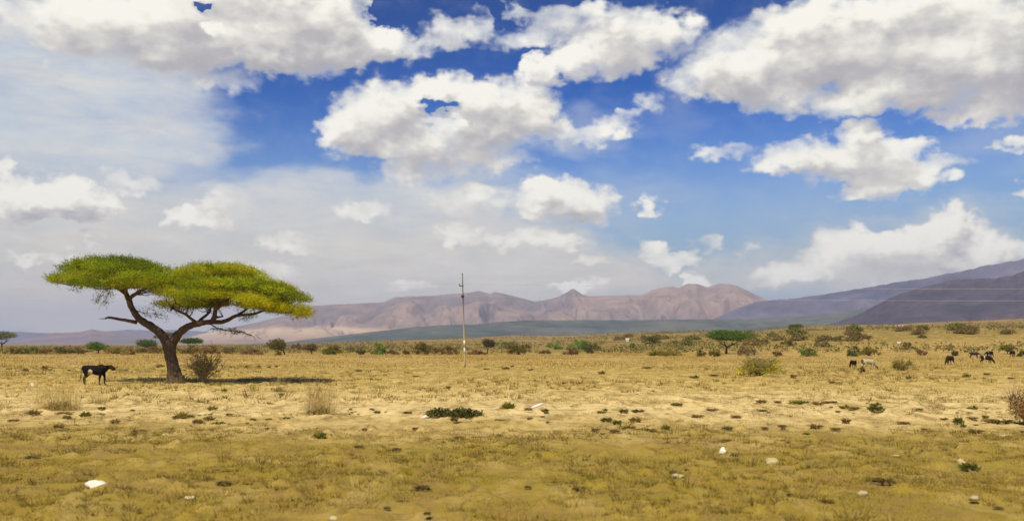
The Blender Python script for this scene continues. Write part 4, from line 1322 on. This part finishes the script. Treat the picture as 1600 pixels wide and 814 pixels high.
weed(1369, 642, 26, 15, 1, 'rounded dark green tuft, the most upright on the bare strip')
weed(500, 685, 22, 15, 3, 'dark olive tuft below the dark footed grass clump')
weed(1498, 664, 15, 18, 1, 'tall dark tuft left of the right hand thornbush')
weed(134, 652, 13, 14, 1, 'small upright dark green tuft right of the tall straw clump')
weed(794, 640, 20, 11, 3, 'green tuft left of the bleached stick')
weed(1382, 755, 34, 10, 0, 'low dark weed in the right hand turf')
weed(1515, 736, 30, 14, 1, 'dark weed in front of the tan stone')
weed(660, 765, 26, 8, 0, 'flat dark weed low in the middle turf')
weed(1562, 661, 40, 9, 0, 'long dark clod at the foot of the right hand thornbush')


def weed_mat():
    base = hit(708, 651); s = base.y / F
    root = thing('weed_mat', 'long low mat of dark green weeds on the bare strip', 'weeds', base)
    for (x0, x1, n, lab) in ((664, 712, 260, None), (694, 757, 330, None)):
        c0 = at((x0 + x1) / 2, 650, base.y) - base; w = (x1 - x0) / 2 * s
        m = n
        d = rand_dirs(m, .5); p = d * (RNG.random((m, 1)) ** .5) * np.array((w, .55, .24)); p[:, 2] = np.abs(p[:, 2]) + .02
        p += np.array((c0.x, random.uniform(-.1, .2), 0))
        v, f, c_ = sprays(p, d, 4, .12, .12, .035, jitter_cols(m, (.075, .080, .014), .35, (.15, .13, .03), .3))
        v[:, 2] = np.maximum(v[:, 2], .0)
        link_mesh('foliage', np_mesh('foliage', v, f, c_), M_STRAW, root)


weed_mat()

GW = 'dark clods scattered over the bare strip'
SPOTS = [(92, 669, 15, 10), (180, 662, 12, 7), (342, 664, 22, 6), (284, 654, 16, 9), (358, 650, 10, 9), (332, 641, 14, 7), (207, 643, 9, 6), (160, 640, 12, 5), (22, 659, 16, 5), (52, 648, 20, 9), (105, 654, 13, 6), (420, 657, 12, 5), (448, 655, 12, 6), (395, 657, 8, 5), (155, 649, 14, 5), (100, 648, 24, 6),
         (775, 664, 16, 6), (828, 656, 10, 6), (780, 684, 9, 6), (650, 672, 10, 6), (590, 646, 9, 5), (637, 646, 12, 5), (620, 704, 12, 6), (940, 646, 14, 6), (975, 645, 16, 7), (948, 659, 16, 7), (965, 664, 14, 8), (960, 676, 14, 6), (930, 674, 12, 6), (1015, 674, 22, 7), (1040, 672, 14, 8), (1057, 634, 18, 7), (1090, 652, 18, 7), (1150, 653, 13, 8), (1112, 642, 18, 6), (1136, 672, 14, 7), (1195, 672, 10, 6),
         (1248, 631, 30, 6), (1215, 630, 10, 5), (1190, 630, 14, 7), (1272, 631, 9, 4), (1304, 630, 8, 4), (1322, 661, 14, 8), (1412, 662, 18, 5), (1437, 642, 12, 6), (1305, 672, 14, 5), (1260, 680, 12, 5), (1518, 655, 16, 6), (1540, 654, 10, 6), (1505, 668, 10, 7), (1524, 677, 22, 8), (1444, 673, 9, 5), (1052, 740, 14, 6), (1075, 736, 12, 5), (825, 764, 12, 6),
         (1455, 740, 0, 0), (435, 777, 0, 0), (1235, 777, 11, 6), (1150, 712, 20, 5), (668, 806, 12, 6), (605, 797, 10, 6), (1560, 796, 14, 6), (1292, 785, 20, 6), (560, 700, 16, 6), (640, 735, 14, 6), (905, 765, 22, 4), (50, 716, 22, 6), (240, 697, 18, 5), (350, 757, 24, 5)]
for (px, py, w, h) in SPOTS:
    if w: weed(px, py, w, h, random.choice((0, 0, 1, 2, 2, 3, 4)), 'dark weedy clod scattered with many others over the bare soil', GW)
for i in range(130):
    if i % 5 == 0: cx_, cy_ = random.uniform(5, 1595), 634 + random.random() ** 1.3 * 62
    px = cx_ + random.gauss(0, 26); py = max(631, cy_ + random.gauss(0, 5))
    w = random.choice((3, 3, 4, 4, 5, 6, 8, 12, 17))
    weed(px, py, w, w * random.uniform(.35, .6), random.choice((0, 2, 4, 4, 5)), 'dark weedy clod scattered with many others over the bare soil', GW)

# dark low weeds in rows across the middle of the field
GM = 'low dark weeds across the middle field'
for (px, py, w, h) in [(404, 575, 10, 4), (420, 575, 12, 4), (432, 574, 10, 5), (360, 575, 8, 3), (385, 575, 8, 4), (70, 577, 20, 5), (40, 580, 18, 4), (108, 580, 12, 4), (250, 574, 22, 5), (800, 574, 10, 3), (790, 577, 26, 4), (760, 578, 22, 3), (830, 579, 20, 3), (1085, 592, 30, 4), (1115, 588, 24, 5), (940, 584, 22, 4), (1240, 590, 20, 4), (1010, 576, 24, 3), (1580, 592, 20, 4), (1420, 592, 16, 4), (1510, 590, 22, 5), (1542, 586, 18, 4), (650, 590, 20, 3), (560, 580, 22, 3), (880, 600, 18, 3), (1300, 600, 18, 3), (700, 607, 14, 3), (350, 612, 16, 4), (440, 618, 14, 4)]:
    weed(px, py, w * .55, h * 1.3, random.choice((2, 3, 4, 5, 5)), 'low dull weed tuft in the middle of the field', GM)

# ------------------------------------------------------------------ far white specks: huts and sheets
def hut(px, py, wpx, hpx, label, col, roof):
    p = hit(px, py); s = p.y / F
    root = thing('hut', label, 'hut', p, None)
    w, h = wpx * s / 2 * .85, hpx * s * .85
    m = MB(); m.box((0, 0, h * .32), (w, w * .7, h * .36), col)
    link_mesh('wall', m.mesh('wall', False), M_STONE, root)
    m = MB(); b_ = len(m.v)
    e = .12 * w
    m.v += [(-w - e, -w * .7 - e, h * .68), (w + e, -w * .7 - e, h * .68), (w + e, w * .7 + e, h * .68), (-w - e, w * .7 + e, h * .68), (-w - e, 0, h), (w + e, 0, h)]; m.c += [roof] * 6
    m.f += [(0, 1, 5, 4), (2, 3, 4, 5), (0, 4, 3), (1, 2, 5), (3, 2, 1, 0)]
    link_mesh('roof', m.mesh('roof', False), M_STONE, root)


hut(980, 533, 6, 5, 'tiny white hut among the scrub left of the small dark acacia', (.55, .52, .45), (.55, .52, .45))
hut(1404, 537, 6, 3.5, 'tiny white hut half way up the right hand slope', (.58, .54, .44), (.58, .54, .44))
hut(1407, 511.5, 10, 4, 'low pale hut high on the right hand slope under the dark hill', (.42, .36, .29), (.48, .42, .34))
hut(1516, 548, 8, 3.5, 'tiny white roofed shelter left of the brown cow', (.5, .46, .38), (.56, .52, .44))
hut(1512, 511, 6, 3, 'faint pinkish hut on the upper slope at the right', (.6, .45, .4), (.66, .5, .44))


# ------------------------------------------------------------------ grass: uncountable cover
def grass_zone(n, y0, y1, hgt, wid, cols, clump, thr, seed, half=.64):
    rs = np.random.default_rng(seed)
    m = int(n * 2.2)
    y = np.sqrt(rs.uniform(y0 ** 2, y1 ** 2, m)); x = rs.uniform(-half, half, m) * y
    q = fbm(x / clump, y / (clump * .7), seed, 4)
    keep = q + rs.normal(size=m) * .05 > thr
    x, y, q = x[keep][:n], y[keep][:n], q[keep][:n]
    n = len(x)
    z = height(x, y)
    hh = hgt * rs.uniform(.45, 1.25, n) * (1 + 1.2 * (q - .5)); ww = wid * rs.uniform(.6, 1.3, n)
    a = rs.uniform(0, 2 * np.pi, n); ln = rs.uniform(.1, .9, n)
    b = np.stack([x, y, z - .01], 1)
    tip = b + np.stack([np.cos(a) * ln * hh, np.sin(a) * ln * hh, hh], 1)
    sa = rs.uniform(0, 2 * np.pi, n); sd = np.stack([np.cos(sa), np.sin(sa), np.zeros(n)], 1) * ww[:, None] * .5
    v = np.stack([b - sd, b + sd, tip], 1).reshape(-1, 3)
    pal = np.array(cols); pq = fbm(x / (clump * 2.5), y / (clump * 2), seed + 5, 3) + rs.normal(size=n) * .13
    idx = np.clip(((pq - .25) / .5 * len(pal)).astype(int), 0, len(pal) - 1)
    c_ = pal[idx] * rs.uniform(.75, 1.25, (n, 1))
    return v, np.repeat(c_, 3, 0)


Z = [grass_zone(110000, 9.5, 25.5, .042, .012, [(.22, .14, .02), (.34, .23, .04), (.25, .20, .018), (.19, .165, .012), (.40, .29, .08)], 1.3, .44, 71),
     grass_zone(30000, 24, 38, .045, .014, [(.56, .44, .18), (.42, .31, .11), (.50, .38, .15)], 1.6, .56, 72),
     grass_zone(60000, 36, 90, .10, .028, [(.46, .32, .075), (.38, .27, .05), (.46, .33, .09), (.33, .25, .035), (.52, .38, .13)], 3.5, .47, 73),
     grass_zone(60000, 88, 235, .22, .075, [(.44, .29, .07), (.38, .25, .05), (.43, .29, .08), (.34, .235, .04)], 8, .47, 74)]


def tufts(n, y0, y1, per, rad, hgt, wid, cols, clump, thr, seed, half=.64):
    """small bunches of dry blades leaning out from a common foot"""
    rs = np.random.default_rng(seed)
    m = n * 4
    y = np.sqrt(rs.uniform(y0 ** 2, y1 ** 2, m)); x = rs.uniform(-half, half, m) * y
    keep = fbm(x / clump, y / (clump * 1.6), seed, 4) + rs.normal(size=m) * .04 > thr
    x, y = x[keep][:n], y[keep][:n]; n = len(x)
    sz = rs.lognormal(0, .4, n)
    pal = np.array(cols)[rs.integers(0, len(cols), n)] * rs.uniform(.75, 1.25, (n, 1))
    X = np.repeat(x, per); Y = np.repeat(y, per); S = np.repeat(sz, per)
    a = rs.uniform(0, 2 * np.pi, n * per); q = np.sqrt(rs.random(n * per)) * rad * S
    X = X + np.cos(a) * q; Y = Y + np.sin(a) * q
    h = hgt * S * rs.uniform(.4, 1.2, n * per); ln = rs.uniform(.2, 1.1, n * per)
    b = np.stack([X, Y, height(X, Y) - .01], 1)
    tip = b + np.stack([np.cos(a) * ln * h, np.sin(a) * ln * h, h], 1)
    sa = rs.uniform(0, 2 * np.pi, n * per); sd = np.stack([np.cos(sa), np.sin(sa), sa * 0], 1) * wid * .5
    v = np.stack([b - sd, b + sd, tip], 1).reshape(-1, 3)
    return v, np.repeat(np.repeat(pal, per, 0) * rs.uniform(.8, 1.2, (n * per, 1)), 3, 0)


TC = [(.27, .18, .03), (.36, .26, .06), (.24, .19, .02), (.44, .32, .09), (.22, .16, .03), (.30, .215, .045)]
Z += [tufts(2600, 9.5, 25, 22, .07, .085, .013, TC, 2.2, .50, 81), tufts(900, 22, 40, 20, .09, .085, .017, [(.46, .34, .12), (.30, .21, .055), (.24, .175, .035), (.52, .40, .16)], 2.6, .55, 82), tufts(1500, 36, 95, 16, .16, .20, .035, [(.30, .21, .05), (.24, .19, .03), (.48, .36, .12), (.20, .14, .03)], 6, .53, 83)]
gv = np.concatenate([q[0] for q in Z]); gc = np.concatenate([q[1] for q in Z])
tag(link_mesh('grass', np_mesh('grass', gv, np.arange(len(gv)).reshape(-1, 3), gc), M_STRAW), 'short dry grass covering the pasture', None, kind='stuff')


# ------------------------------------------------------------------ haze
def haze():
    mb = MB()
    top = 350
    mb.box((0, 0, (top - 8) / 2), (9200, 9200, (top + 8) / 2))
    m = bpy.data.materials.new('haze_air'); m.use_nodes = True
    t = m.node_tree; t.nodes.clear()
    out = t.nodes.new('ShaderNodeOutputMaterial'); pv = t.nodes.new('ShaderNodeVolumePrincipled')
    pv.inputs['Color'].default_value = (.47, .53, .72, 1)
    pv.inputs['Density'].default_value = .000125
    pv.inputs['Anisotropy'].default_value = .0
    t.links.new(pv.outputs[0], out.inputs['Volume'])
    o = link_mesh('haze', mb.mesh('haze', False), m)
    tag(o, 'thin blue haze over the plain', None, kind='stuff')


haze()
